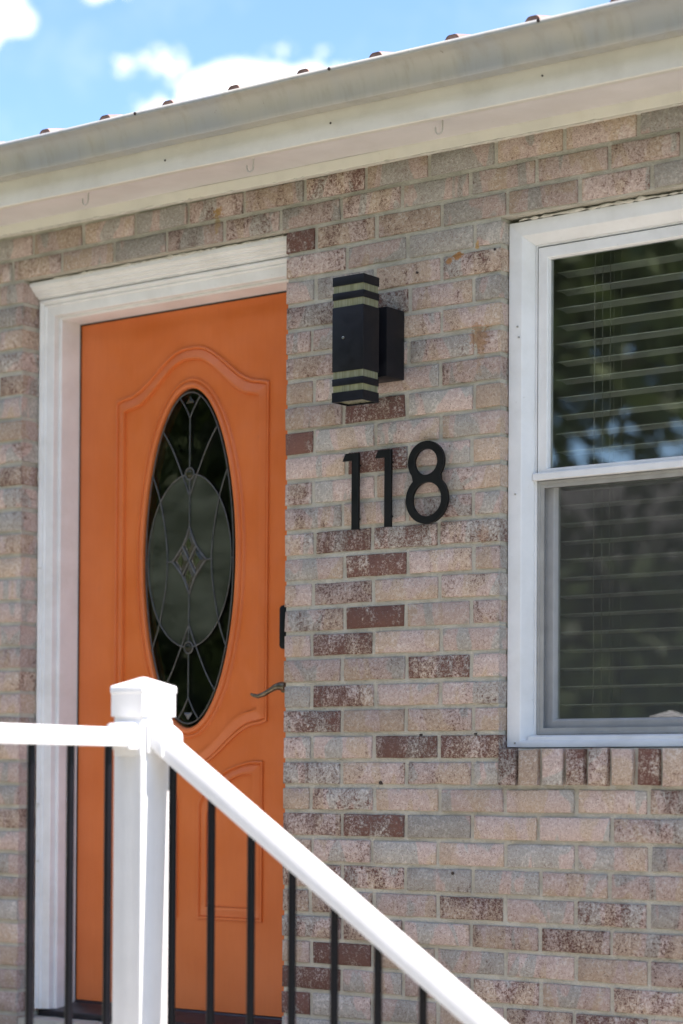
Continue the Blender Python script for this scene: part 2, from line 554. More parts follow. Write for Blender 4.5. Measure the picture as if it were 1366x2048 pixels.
# frosted acrylic of the lamp: pale olive, light passes softly
mt, h, o = new_mat('acrylic_band')
g = h.n('ShaderNodeNewGeometry').outputs['Position']
st = h.noise(h.vmath('MULTIPLY', g, (1, 1, 0.05)).outputs['Vector'], 150, 3, 0.6)
lo = h.noise(g, 20, 2, 0.5)
c = h.mix(h.ramp(st, 0.35, 0.7), (0.165, 0.17, 0.10), (0.25, 0.255, 0.175))
c = h.mix(h.math('MULTIPLY', h.ramp(lo, 0.5, 0.7), 0.4), c, (0.30, 0.29, 0.11))
p = bsdf(h, o, c, 0.25, 0.0)
M['acrylic'] = mt

# leaves
mt, h, o = new_mat('leaves')
oi = h.n('ShaderNodeObjectInfo')
g = h.n('ShaderNodeNewGeometry')
nz = h.noise(g.outputs['Position'], 1.3, 3, 0.6)
c = h.mix(h.ramp(nz, 0.3, 0.7), (0.03, 0.06, 0.016), (0.085, 0.125, 0.035))
c = h.mix(h.math('MULTIPLY', oi.outputs['Random'], 0.5), c, (0.075, 0.085, 0.02))
df = h.n('ShaderNodeBsdfPrincipled', inp={'Base Color': c, 'Roughness': 0.55})
tl = h.n('ShaderNodeBsdfTranslucent', inp={'Color': c})
mx = h.n('ShaderNodeMixShader', inp={0: 0.3, 1: df.outputs[0], 2: tl.outputs[0]})
h.t.links.new(mx.outputs[0], o.inputs['Surface'])
M['leaves'] = mt

# ------------------------------------------------------------------ ground and setting
GZ = -3.06          # ground level; z = 0 is a bed joint of the wall two courses above the door head
LZ = -2.34          # porch landing
mb = MB()
mb.add([(-400, -400, GZ), (400, -400, GZ), (400, 400, GZ), (-400, 400, GZ)], [(0, 1, 2, 3)])
tag(mb.build('ground', M['lawn'], fix=False), 'mown green lawn around the house', kind='structure')
mb = MB().box(-5, 6, -6.0, -0.02, GZ - 0.02, GZ + 0.012)  # unseen pad, added for warm bounce light on soffit and door
tag(mb.build('concrete_bounce_apron', M['concrete']), 'wide pale concrete apron, unseen, added for bounce light in front of the house', kind='structure')
mb = MB().box(-1.75, 0.53, -2.08, -0.004, GZ, LZ)
tag(mb.build('porch_landing', M['concrete'], bevel=0.01), 'raised concrete landing below the orange door', kind='structure')
mb = MB()
for i in range(3):
    mb.box(0.53 + 0.29 * i, 0.53 + 0.29 * (i + 1), -1.20, -0.004, GZ, LZ - 0.18 * (i + 1))
tag(mb.build('porch_steps', M['concrete'], bevel=0.006), 'concrete steps going down beside the brick wall', kind='structure')

# ------------------------------------------------------------------ the house
C_H = 0.0677
PITCH = 0.2032
JNT = 0.0105
DX0, DX1 = -0.997, 0.0             # door opening
DZT, DZB = -0.0677, -2.245
WX0, WX1 = 0.687, 1.62             # window opening
WZT, WZB = -0.1354, -1.4595
XL, XR = -2.6, 3.6
ZT = 0.20
house = empty('brick_house', (0.5, 0.3, GZ))
tag(house, 'single storey house of pale weathered brick with orange door and white trim', 'house')

MY = 0.0060
mb = MB()
T = 0.2
e = 0.004


def mrect(x0, x1, z0, z1):
    """mortar body as a box, front face finely split so that it is slightly uneven"""
    mb.box(x0, x1, MY, T, z0, z1)


mrect(XL, DX0 - e, GZ, DZT + e)
mrect(XL, XR, DZT + e, ZT)
mrect(DX0 - e, DX1 + e, GZ, DZB)
mrect(DX1 + e, WX0 - e, GZ, DZT + e)
mrect(WX0 - e, WX1 + e, GZ, WZB - 0.002)
mrect(WX0 - e, WX1 + e, WZT + e, DZT + e)
mrect(WX1 + e, XR, GZ, DZT + e)
wall = mb.build('wall', M['mortar'], house, fix=False)

# --- bricks
rb = random.Random(11)
mesh_cache = {}


def brick_mesh(L, H, D, var):
    key = (round(L, 3), round(H, 3), round(D, 3), var)
    if key in mesh_cache:
        return mesh_cache[key]
    r = random.Random(hash(key) & 0xffff)
    hx, hz = L / 2, H / 2
    pts = []
    nx = 4 if L > 0.15 else 2
    for i in range(nx):
        pts.append((-hx + 2 * hx * i / nx, -hz))
    pts.append((hx, -hz))
    for i in range(nx):
        pts.append((hx - 2 * hx * i / nx, hz))
    pts.append((-hx, hz))
    # knock corners and edges about
    j = 0.0026
    P = []
    for k, (x, z) in enumerate(pts):
        corner = abs(abs(x) - hx) < 1e-6
        cx = -math.copysign(abs(r.gauss(0.0005, 0.0011)), x) if corner else r.uniform(-j, j)
        P.append((x + cx, z - math.copysign(abs(r.gauss(0.0003, 0.0010)), z)))
    n = len(P)
    b = 0.0024
    vs = [(x, D / 2, z) for x, z in P]
    vs += [(x, -D / 2 + b + r.uniform(-0.0008, 0.0008), z) for x, z in P]
    for x, z in P:
        vs.append((x - math.copysign(b, x) if abs(x) > hx * 0.9 else x, -D / 2 + r.uniform(-0.0009, 0.0009), z - math.copysign(b, z)))
    fs = []
    for i in range(n):
        q = (i + 1) % n
        fs.append((i, q, n + q, n + i))
        fs.append((n + i, n + q, 2 * n + q, 2 * n + i))
    # face as quads between lower and upper edge
    for i in range(nx):
        lo0, lo1 = 2 * n + i, 2 * n + i + 1
        up0, up1 = 2 * n + n - 1 - i, 2 * n + n - 2 - i
        fs.append((lo0, lo1, up1, up0))
    me = bpy.data.meshes.new('brick')
    me.from_pydata(vs, [], fs)
    bm = bmesh.new()
    bm.from_mesh(me)
    bmesh.ops.recalc_face_normals(bm, faces=bm.faces)
    for f in bm.faces:
        f.smooth = abs(f.normal.y) > 0.2
    bm.to_mesh(me)
    bm.free()
    me.materials.append(M['brick'])
    mesh_cache[key] = me
    return me


# wear (0 fully slurried .. 1 bare) and tint (0 cream, .3 pink, .7 grey) of bricks one can single out
SPECIAL = {(1, 0): (0.95, 0.2), (9, 0): (0.98, 0.1), (10, 1): (0.80, 0.4), (14, 1): (0.82, 0.2), (16, 1): (0.90, 0.2), (13, 1): (0.68, 0.5),
           (8, 1): (0.80, 0.3), (15, 1): (0.55, 0.25), (17, 1): (0.72, 0.3), (16, 0): (0.5, 0.25), (19, 1): (0.68, 0.3), (20, 0): (0.66, 0.4),
           (21, 2): (0.80, 0.5), (21, 3): (0.76, 0.3), (24, 1): (0.80, 0.4), (18, 2): (0.66, 0.4), (29, 1): (0.85, 0.2), (30, 0): (0.84, 0.4),
           (31, 0): (0.85, 0.4), (14, 0): (0.12, 0.15), (9, 1): (0.22, 0.3), (10, 0): (0.2, 0.3), (11, 1): (0.2, 0.3), (9, 3): (0.12, 0.2),
           (10, 3): (0.1, 0.15), (15, 2): (0.18, 0.12), (12, 0): (0.36, 0.5), (19, 0): (0.2, 0.75), (24, 2): (0.12, 0.85), (25, 2): (0.12, 0.85),
           (26, 3): (0.12, 0.85), (28, 4): (0.6, 0.1), (23, 3): (0.15, 0.35), (22, 1): (0.4, 0.1), (24, 4): (0.12, 0.35), (3, 1): (0.3, 0.8),
           (3, 0): (0.2, 0.85), (2, 2): (0.2, 0.9), (2, 0): (0.5, 0.3), (1, 1): (0.5, 0.05), (15, 3): (0.45, 0.35), (17, 3): (0.1, 0.7),
           (18, 3): (0.05, 0.6), (20, 3): (0.1, 0.3), (13, 2): (0.6, 0.5), (13, 3): (0.55, 0.6), (4, 1): (0.62, 0.5), (31, 5): (0.7, 0.1), (27, 3): (0.62, 0.1),
           'r0': (0.70, 0.5), 'r3': (0.76, 0.1), 'r6': (0.82, 0.1), 'r4': (0.55, 0.3), 'r1': (0.35, 0.2), 'r2': (0.25, 0.45), 'r5': (0.25, 0.3), 'r7': (0.35, 0.2)}
brick_count = [0]
far_bricks = MB()


def put_brick(x0, x1, z0, z1, key=None, D=0.092, y0=0.0, upright=False):
    if x1 - x0 < 0.012:
        return
    L, H = x1 - x0, z1 - z0
    cx, cz = (x0 + x1) / 2, (z0 + z1) / 2
    yo = rb.gauss(0, 0.0011) + y0
    wear = min(0.60, max(0.02, rb.gauss(0.33, 0.14)))
    tint = rb.choice((0.08, 0.15, 0.25, 0.30, 0.36, 0.42, 0.5, 0.66)) + rb.uniform(-0.08, 0.08)
    if key in SPECIAL:
        wear, tint = SPECIAL[key]
        wear = min(wear, 0.90)
    inview = False
    for xx in (x0, x1):
        for zz in (z0, z1):
            px = to_px((xx, 0, zz))
            if -12 < px[0] < 1378 and -12 < px[1] < 2060:
                inview = True
    var = rb.randrange(5)
    if inview:
        if upright:
            me = brick_mesh(H, L, D, var)
        else:
            me = brick_mesh(L, H, D, var)
        ob = bpy.data.objects.new('brick', me)
        COL.objects.link(ob)
        place(ob, (cx, yo + D / 2, cz), wall)
        flip = rb.random() < 0.5
        if upright:
            ob.rotation_euler = (0, math.pi / 2 if flip else -math.pi / 2, 0)
        else:
            ob.rotation_euler = (0, math.pi if flip else 0.0, rb.gauss(0, 0.002))
            ob.rotation_euler.y += rb.gauss(0, 0.0035)
        ob['wear'] = wear
        ob['tint'] = tint
        brick_count[0] += 1
    else:
        far_bricks.box(x0, x1, yo, yo + D, z0, z1)


def course(r, x0, x1, off, k0=0, zoff=0.0, left_end=None, zclip=None):
    """bricks of one course between x0 and x1, head joints at off + n * PITCH"""
    zt = -C_H * r - JNT / 2 + rb.gauss(0, 0.0006)
    zb = -C_H * (r + 1) + JNT / 2 + rb.gauss(0, 0.0006)
    js = [x0]
    n = math.ceil((x0 + 0.02 - off) / PITCH)
    while off + n * PITCH < x1 - 0.02:
        js.append(off + n * PITCH + rb.gauss(0, 0.0028))
        n += 1
    js.append(x1)
    for i in range(len(js) - 1):
        a = js[i] + (JNT / 2 if i > 0 else 0)
        b = js[i + 1] - (JNT / 2 if i < len(js) - 2 else 0)
        put_brick(a, b, zb, zt, (r, k0 + i) if k0 >= 0 else None)


NROW = int((-GZ) / C_H)
for r in (-3, -2, -1, 0):
    course(r, XL, XR, {-1: 0.058, 0: 0.181, -2: 0.16, -3: 0.06}[r], -1)
for r in range(1, NROW):
    off = PITCH * 0.977 if r % 2 == 0 else PITCH * 0.472
    zt, zb = -C_H * r, -C_H * (r + 1)
    # left of the door
    loff = DX0 - (0.0 if r % 2 == 0 else PITCH / 2)
    course(r, XL, DX0, loff, -1)
    # sill brick course height splits the rows beside the window
    if r >= 34:
        course(r, DX0, DX1, off - 5 * PITCH, -1)
    if r < 2:
        course(r, DX1, XR, off, 0)
    elif r < 23:
        course(r, DX1, WX0, off, 0)
        course(r, WX1, XR, off, -1)
    else:
        course(r, DX1, XR, off, 0)
# rowlock sill under the window
x = WX0 + 0.002
i = 0
while x < WX1 - 0.03:
    wd = 0.0565 + rb.gauss(0, 0.0018)
    zt = WZB - 0.002 + rb.gauss(0, 0.0012)
    put_brick(x, x + wd, -C_H * 23 + JNT / 2 + rb.gauss(0, 0.001), zt, 'r%d' % i if i < 8 else None, y0=-0.010, upright=True)
    x += wd + JNT + rb.gauss(0, 0.001)
    i += 1
fb = far_bricks.build('brick_field', M['brick'], wall, fix=False)
tag(fb, kind='stuff')
fb['wear'] = 0.4
fb['tint'] = 0.35
print('bricks in view', brick_count[0])

# --- small dark anchors left in the wall
for (x_, z_, r_) in ((0.325, -1.548, 0.0048), (0.450, -1.425, 0.0026), (0.617, -1.424, 0.0022), (0.552, -1.775, 0.0040), (0.432, -0.238, 0.0032), (0.67, -0.212, 0.0035)):
    mb = MB()
    pts = [(x_ + r_ * math.cos(a), z_ + r_ * math.sin(a)) for a in [k * math.pi / 4 for k in range(8)]]
    mb.prism(pts, 'y', -0.003, 0.03)
    mb.build('wall_anchor', M['nail'], wall)

# ------------------------------------------------------------------ eave
SL = -0.0081


def shear(v):
    return (v[0], v[1], v[2] + SL * (v[0] - 0.19))


def long_x(profile, name, mat, x0=XL, x1=XR, bevel=0.0, seg=1, closed=True, parent=house):
    mb = MB()
    n = 24
    xs = [x0 + (x1 - x0) * i / n for i in range(n + 1)]
    rr = random.Random(len(name))
    rows = []
    for xx in xs:
        dz = rr.gauss(0, 0.0006)
        rows.append([shear((xx, p, q + dz)) for p, q in profile])
    mb.strip(rows, closed_v=closed, smooth=True)
    if closed:
        mb.add(rows[0], [tuple(range(len(profile)))])
        mb.add(rows[-1], [tuple(range(len(profile) - 1, -1, -1))])
    return mb.build(name, mat, parent, bevel=bevel, seg=seg)


long_x([(0.02, 0.0625), (-0.020, 0.0625), (-0.0225, 0.066), (-0.0225, 0.080), (-0.026, 0.0845), (-0.026, 0.0895), (0.02, 0.0895)], 'bed_moulding', M['bedmould'])
long_x([(0.02, 0.090), (-0.1755, 0.087), (-0.1755, 0.097), (0.02, 0.100)], 'soffit', M['soffit'])
long_x([(-0.176, 0.0845), (-0.178, 0.083), (-0.1955, 0.083), (-0.1975, 0.085), (-0.1975, 0.236), (-0.176, 0.236)], 'fascia', M['cream'])
front = [(-0.199, 0.226), (-0.199, 0.157), (-0.202, 0.153), (-0.240, 0.150), (-0.2455, 0.151), (-0.2485, 0.155), (-0.250, 0.163), (-0.2525, 0.174), (-0.257, 0.187), (-0.264, 0.199), (-0.273, 0.2085), (-0.283, 0.2140), (-0.2905, 0.2150), (-0.2945, 0.2170), (-0.2960, 0.2210), (-0.2950, 0.2255), (-0.2915, 0.2295), (-0.2865, 0.2320), (-0.281, 0.2325)]
inner = [(-0.281, 0.2305), (-0.2860, 0.2300), (-0.2905, 0.2275), (-0.2930, 0.2245), (-0.2938, 0.2210), (-0.2930, 0.2185), (-0.2895, 0.2170), (-0.282, 0.2160), (-0.272, 0.2105), (-0.2625, 0.2005), (-0.2555, 0.188), (-0.251, 0.1745), (-0.2485, 0.163), (-0.247, 0.156), (-0.2445, 0.153), (-0.240, 0.152), (-0.203, 0.155), (-0.201, 0.158), (-0.201, 0.226)]
gut = long_x(front + inner, 'gutter', M['gutter'])
# spikes through the gutter lip
for i, (px_x) in enumerate((-0.28, 0.37, 0.98, 1.6, -0.9)):
    mb = MB()
    pts = [(px_x + 0.0042 * math.cos(k * math.pi / 4), 0.2235 + SL * (px_x - 0.19) + 0.0042 * math.sin(k * math.pi / 4)) for k in range(8)]
    mb.prism(pts, 'y', -0.2985, -0.286)
    mb.build('gutter_spike', M['nail'], gut)
# nail heads on the fascia
fas = bpy.data.objects['fascia']
for (x_, z_) in ((-0.26, 0.118), (0.30, 0.124), (0.93, 0.13)):
    mb = MB()
    zz = z_ + SL * (x_ - 0.19)
    mb.prism([(x_ + 0.0026 * math.cos(k * math.pi / 3), zz + 0.0026 * math.sin(k * math.pi / 3)) for k in range(6)], 'y', -0.1995, -0.195)
    mb.build('nail_head', M['nail'], fas)

# roof: ribbed metal sheet
RIB0, RIBP = 0.037, 0.2272
ribs = [RIB0 + RIBP * k for k in range(-11, 16)]
xs, hs = [], []
for xr in ribs:
    for dx, hh in ((-0.030, 0.0), (-0.024, 0.002), (-0.015, 0.0135), (-0.009, 0.0165), (0.009, 0.0165), (0.015, 0.0135), (0.024, 0.002), (0.030, 0.0), (0.105, 0.0), (0.110, 0.004), (0.116, 0.0)):
        xs.append(xr + dx)
        hs.append(hh)
y0r, y1r, z0r, sl = -0.268, 4.2, 0.2335, 0.25
mb = MB()
for dz in (0.0, -0.0016):
    rows = []
    for yy in (y0r, 0.5, 2.0, y1r):
        rows.append([shear((a, yy, z0r + b + dz + (yy - y0r) * sl)) for a, b in zip(xs, hs)])
    mb.strip(rows, smooth=False)
    if dz == 0.0:
        top_edge = rows[0]
    else:
        mb.strip([top_edge, rows[0]], smooth=False)
roof = mb.build('roof', M['roof'], house, fix=False)
# closed rib ends (foam closures)
for xr in ribs:
    if not -1.2 < xr < 1.7:
        continue
    pr = [(xr - 0.023, -0.0012), (xr + 0.023, -0.0012), (xr + 0.0145, 0.0117), (xr + 0.0085, 0.0145), (xr - 0.0085, 0.0145), (xr - 0.0145, 0.0117)]
    mb = MB()
    mb.add([shear((a, y0r + 0.001, z0r + b)) for a, b in pr] + [shear((a, y0r + 0.03, z0r + b + 0.005)) for a, b in pr],
           [tuple(range(6)), tuple(range(11, 5, -1))] + [(i, (i + 1) % 6, 6 + (i + 1) % 6, 6 + i) for i in range(6)])
    mb.build('rib_closure', M['closure'], roof)
mb = MB().box(XL, XR, -0.17, 0.15, 0.11, 0.19)
mb.build('eave_blocking', M['bark'], house)

# ------------------------------------------------------------------ door
DY = 0.187           # outer face of the door leaf
SX0, SX1, SZ0, SZ1 = -0.9345, -0.060, -2.200, -0.1795


def sweep_u(profile, x0, x1, zb, zt, name, mat, parent):
    """mitred door lining: left leg, head, right leg. profile = (inset, y)"""
    mb = MB()
    rows = []
    for q in range(4):
        row = []
        for i, y in profile:
            row.append([(x0 + i, y, zb), (x0 + i, y, zt - i), (x1 - i, y, zt - i), (x1 - i, y, zb)][q])
        rows.append(row)
    mb.strip(rows, closed_v=True, smooth=False)
    mb.add(rows[0], [tuple(range(len(profile)))])
    mb.add(rows[3], [tuple(range(len(profile) - 1, -1, -1))])
    return mb.build(name, mat, parent)


door = empty('door', ((SX0 + SX1) / 2, DY, SZ0), house)
CT = -0.1145          # top of the moulded casing below the crown
casing = [(0.001, 0.16), (0.001, 0.0715), (0.003, 0.0675), (0.007, 0.066), (0.011, 0.0685), (0.0125, 0.0740), (0.0140, 0.0765), (0.0190, 0.0740), (0.0215, 0.0765), (0.0230, 0.0800), (0.046, 0.0835), (0.0485, 0.0850),
          (0.0492, 0.1045), (0.0505, 0.1065), (0.0530, 0.1040), (0.0560, 0.1048), (0.0582, 0.1085), (0.0592, 0.178), (0.0592, 0.20), (0.001, 0.20)]
cs = sweep_u(casing, DX0, DX1, -2.222, CT, 'door_casing', M['trim_white'], house)
# crown over the casing
prof = [(0.17, -0.0700), (0.030, -0.0700), (0.0275, -0.0715), (0.0275, -0.0830), (0.0330, -0.0836), (0.0335, -0.0855), (0.0350, -0.0880), (0.0400, -0.0915), (0.0405, -0.0950), (0.0460, -0.0960), (0.0475, -0.1000), (0.0520, -0.1030), (0.0525, -0.1065), (0.0600, -0.1075), (0.0625, -0.1100), (0.0625, -0.1140), (0.17, -0.1140)]
mb = MB()
mb.prism(prof, 'x', DX0 + 0.001, DX1 - 0.001, smooth=False)
crown = mb.build('door_head_crown', M['trim_white'], house)

# the leaf, with an oval hole
OX, OZ, OA, OB = -0.4965, -0.9020, 0.1770, 0.4910
NA = 96


def ell(a, b, k, n=NA):
    t = 2 * math.pi * k / n
    return (OX + a * math.cos(t), OZ + b * math.sin(t))


def rect_pt(k, x0, x1, z0, z1, n=NA):
    t = 2 * math.pi * k / n
    dx, dz = OA * math.cos(t), OB * math.sin(t)
    s = 1e9
    if dx > 1e-9:
        s = min(s, (x1 - OX) / dx)
    if dx < -1e-9:
        s = min(s, (x0 - OX) / dx)
    if dz > 1e-9:
        s = min(s, (z1 - OZ) / dz)
    if dz < -1e-9:
        s = min(s, (z0 - OZ) / dz)
    return (OX + dx * s, OZ + dz * s)


def outline_with_corners(x0, x1, z0, z1):
    """rectangle samples by angle with the corner samples snapped onto the corners"""
    pts = [rect_pt(k, x0, x1, z0, z1) for k in range(NA)]
    for cx, cz in ((x0, z0), (x1, z0), (x1, z1), (x0, z1)):
        j = min(range(NA), key=lambda k: (pts[k][0] - cx) ** 2 + (pts[k][1] - cz) ** 2)
        pts[j] = (cx, cz)
    return pts


R0 = outline_with_corners(SX0, SX1, SZ0, SZ1)
E0 = [ell(OA + 0.004, OB + 0.004, k) for k in range(NA)]
mb = MB()
loop = lambda P, y: [(a, y, b) for a, b in P]
mb.strip([loop(E0, DY), loop(R0, DY), loop(R0, DY + 0.044), loop(E0, DY + 0.044)], closed_u=True, closed_v=True, smooth=False)
leaf = mb.build('door_leaf', M['orange'], door)

# mouldings follow an outline; profile is (inset, height)
MOULD = [(-0.0010, -0.0004), (0.0, 0.0060), (0.0020, 0.0074), (0.0050, 0.0072), (0.0070, 0.0040), (0.0076, 0.0006), (0.0096, 0.0006), (0.0105, 0.0026), (0.0160, 0.0040), (0.0260, 0.0078), (0.0320, 0.0096), (0.0350, 0.0094), (0.0362, 0.0060), (0.0368, -0.0004)]


def moulding(shape, name):
    """shape(d) gives the outline set in by d, always the same number of points"""
    mb = MB()
    rows = []
    for d, hgt in MOULD:
        rows.append([(a, DY - hgt, b) for a, b in shape(d)])
    mb.strip(rows, closed_v=True, smooth=True)
    return mb.build(name, M['orange'], door)


# big cathedral panel round the oval: straight sides, ogee head and foot
PX0, PX1 = -0.7875, -0.2050
ZS, ZA = -0.4225, -0.2925      # shoulder and arch
BS, BA = -1.3770, -1.5070
half = (PX1 - PX0) / 2


def ogee(t):
    """height 0..1 along half span, t = 0 at shoulder, 1 at centre"""
    if t < 0.10:
        return 0.10 * (t / 0.10) * 0.6
    u = (t - 0.10) / 0.90
    return 0.06 + 0.94 * (0.5 - 0.5 * math.cos(math.pi * min(1.0, u * 1.06)) if u * 1.06 < 1 else 1.0)


NS = 26


def cathedral(d):
    x0, x1 = PX0 + d, PX1 - d
    zs, za, bs, ba = ZS - d, ZA - d, BS + d, BA + d
    P = []
    for i in range(NS * 2 + 1):                      # foot, left to right
        t = i / NS if i <= NS else 2 - i / NS
        P.append((x0 + (x1 - x0) * i / (2 * NS), bs + (ba - bs) * ogee(t)))
    for i in range(1, 20):
        P.append((x1, bs + (zs - bs) * i / 20))
    for i in range(NS * 2 + 1):                      # head, right to left
        t = i / NS if i <= NS else 2 - i / NS
        P.append((x1 - (x1 - x0) * i / (2 * NS), zs + (za - zs) * ogee(t)))
    for i in range(1, 20):
        P.append((x0, zs + (bs - zs) * i / 20))
    return P


moulding(cathedral, 'panel_moulding')
# raised ring round the glass
mb = MB()
RING = [(0.0310, 0.0), (0.0300, 0.0008), (0.0285, 0.0046), (0.0250, 0.0066), (0.0215, 0.0058), (0.0195, 0.0030), (0.0180, 0.0028), (0.0150, 0.0080), (0.0105, 0.0118), (0.0060, 0.0124), (0.0020, 0.0105), (0.0, 0.0065), (-0.0006, 0.0010), (-0.0006, -0.0060), (0.003, -0.02), (0.012, -0.02)]
mb.strip([[(OX + (OA + d) * math.cos(2 * math.pi * k / NA), DY - hg, OZ + (OB + d) * math.sin(2 * math.pi * k / NA)) for k in range(NA)] for d, hg in RING], closed_v=True, smooth=True)
mb.build('oval_glazing_ring', M['orange'], door)
# two lower panels with quarter-arched inner... outer tops
for sgn in (1, -1):
    def quarter(d, sgn=sgn):
        xo, xi = OX + sgn * (0.2775 - d), OX + sgn * (0.0395 + d)
        zb_, zo, zi = -1.9390 + d, -1.4895 - d, -1.6095 - d
        P = [(xo, zb_ + (zo - zb_) * i / 10) for i in range(10)]
        for i in range(25):
            t = i / 24
            u = max(0.0, (t - 0.16) / 0.84)
            zz = zo + (zi - zo) * (0.82 * (1 - math.sqrt(max(0, 1 - (u * 0.97) ** 2))) / (1 - math.sqrt(1 - 0.97 ** 2)) + 0.18 * u)
            P.append((xo + (xi - xo) * t, zz))
        P += [(xi, zi + (zb_ - zi) * i / 8) for i in range(1, 8)]
        P += [(xi + (xo - xi) * i / 6, zb_) for i in range(6)]
        return P
    moulding(quarter, 'panel_moulding')

# leaded oval glass
GY = DY - 0.0035
mb = MB()
pts = [ell(OA + 0.003, OB + 0.003, k) for k in range(NA)]
mb.add([(a, GY + 0.006, b) for a, b in pts], [tuple(range(NA))])
mb.build('glass_pane', M['door_glass'], door, fix=False)
IA, IB, IZ = 0.1585, 0.2500, -0.9105
mb = MB()
pts = [(OX + IA * math.cos(2 * math.pi * k / 64), IZ + IB * math.sin(2 * math.pi * k / 64)) for k in range(64)]
mb.add([(a, GY + 0.002, b) for a, b in pts], [tuple(range(64))])
mb.build('frosted_pane', M['frost_glass'], door, fix=False)


def came(pts, r=0.0020, closed=False):
    """lead came through (u, v) points in metres from the oval's centre"""
    P = [Vector((OX + u, GY - 0.001, OZ + v)) for u, v in pts]
    if not closed and len(P) > 2:
        dense_p = []
        for i in range(len(P) - 1):
            p0, p1, p2, p3 = P[max(i - 1, 0)], P[i], P[i + 1], P[min(i + 2, len(P) - 1)]
            for j in range(6):
                t = j / 6
                dense_p.append(0.5 * ((2 * p1) + (p2 - p0) * t + (2 * p0 - 5 * p1 + 4 * p2 - p3) * t * t + (3 * p1 - p0 - 3 * p2 + p3) * t ** 3))
        dense_p.append(P[-1])
        P = dense_p
    MB().tube(P, r, 6, closed=closed).build('lead_came', M['came'], door, fix=False)


came([((OA - 0.0105) * math.cos(2 * math.pi * k / 72), (OB - 0.0125) * math.sin(2 * math.pi * k / 72)) for k in range(72)], closed=True)
came([(IA * math.cos(2 * math.pi * k / 64), IZ - OZ + IB * math.sin(2 * math.pi * k / 64)) for k in range(64)], closed=True)
vz = IZ - OZ
for s in (1, -1):
    for q in (1, -1):
        # crossing curves from the border past the round gem to a point
        came([(s * 0.101, vz + q * 0.3780), (s * 0.066, vz + q * 0.3250), (s * 0.0265, vz + q * 0.2450), (s * 0.0, vz + q * 0.1840)])
        # small fork at the ends
        came([(s * 0.038, q * 0.4645), (s * 0.017, q * 0.4350), (0.0, q * 0.4040)])
    # bowed side lines
    came([(s * 0.1430, vz + 0.2560), (s * 0.1120, vz + 0.1760), (s * 0.0870, vz + 0.0500), (s * 0.0870, vz - 0.0500), (s * 0.1120, vz - 0.1760), (s * 0.1430, vz - 0.2560)])
    came([(s * 0.064, vz), (s * 0.087, vz)])
    came([(s * 0.1585, vz), (s * 0.166, vz)])
for q in (1, -1):
    came([(0, q * 0.4040), (0, vz + q * 0.2650)])
    came([(0, vz + q * 0.1840), (0, vz + q * 0.0970)])
    came([(0, vz + q * 0.2370), (0, vz + q * 0.1840)])
# central diamond: concave sides, crossed
dm = [(0, 0.097), (0.024, 0.045), (0.064, 0.0), (0.024, -0.045), (0, -0.097), (-0.024, -0.045), (-0.064, 0.0), (-0.024, 0.045)]
for i in range(0, 8, 2):
    came([(dm[i][0], vz + dm[i][1]), (dm[i + 1][0], vz + dm[i + 1][1]), (dm[(i + 2) % 8][0], vz + dm[(i + 2) % 8][1])], 0.0032)
came([(-0.026, vz + 0.043), (0.026, vz - 0.043)], 0.0030)
came([(0.026, vz + 0.043), (-0.026, vz - 0.043)], 0.0030)
for quad in (((0, .088), (.022, .045), (0, .006), (-.022, .045)), ((0, -.088), (-.022, -.045), (0, -.006), (.022, -.045)),
             ((.056, 0), (.026, -.038), (.005, 0), (.026, .038)), ((-.056, 0), (-.026, .038), (-.005, 0), (-.026, -.038))):
    mb = MB()
    cu = sum(a for a, b in quad) / 4
    cv = sum(b for a, b in quad) / 4
    lo = [(OX + a, GY + 0.0005, OZ + vz + b) for a, b in quad]
    hi = [(OX + cu + (a - cu) * 0.55, GY - 0.0045, OZ + vz + cv + (b - cv) * 0.55) for a, b in quad]
    mb.add(lo + hi, [(0, 1, 5, 4), (1, 2, 6, 5), (2, 3, 7, 6), (3, 0, 4, 7), (4, 5, 6, 7)])
    mb.build('bevelled_pane', M['gem'], door, fix=False)
for q in (1, -1):
    mb = MB()
    rows = []
    for k in range(5):
        a = k / 4 * math.pi / 2
        rows.append([(OX + 0.0145 * math.cos(a) * math.cos(t), GY - 0.0005 - 0.008 * math.sin(a), OZ + vz + q * 0.2510 + 0.0145 * math.cos(a) * math.sin(t)) for t in [j * math.pi / 8 for j in range(16)]])
    mb.strip(rows, closed_v=True)
    mb.build('round_gem', M['gem'], door)
    came([(0.0165 * math.cos(k * math.pi / 10), vz + q * 0.2510 + 0.0165 * math.sin(k * math.pi / 10)) for k in range(20)], 0.0026, closed=True)
    mb = MB()
    tri = [(OX - 0.017, OZ + q * 0.447), (OX + 0.017, OZ + q * 0.447), (OX, OZ + q * 0.468)]
    mb.add([(a, GY - 0.001, b) for a, b in tri] + [(OX, GY - 0.005, OZ + q * 0.453)], [(0, 1, 3), (1, 2, 3), (2, 0, 3)])
    mb.build('bevelled_pane', M['gap_pale'] if q < 0 else M['gem'], door, fix=False)

# deadbolt keypad
kx = -0.1130
mb = MB()
kz0, kz1, kw = -1.1780, -1.0560, 0.0335
rp = []
for cx, cz, a0 in ((kx + kw - 0.012, kz1 - 0.012, 0), (kx - kw + 0.012, kz1 - 0.012, math.pi / 2), (kx - kw + 0.012, kz0 + 0.012, math.pi), (kx + kw - 0.012, kz0 + 0.012, 1.5 * math.pi)):
    rp += [(cx + 0.012 * math.cos(a0 + j * math.pi / 8), cz + 0.012 * math.sin(a0 + j * math.pi / 8)) for j in range(5)]
mb.prism(rp, 'y', DY - 0.024, DY)
lock = mb.build('keypad_lock', M['lock_black'], door, bevel=0.0025)
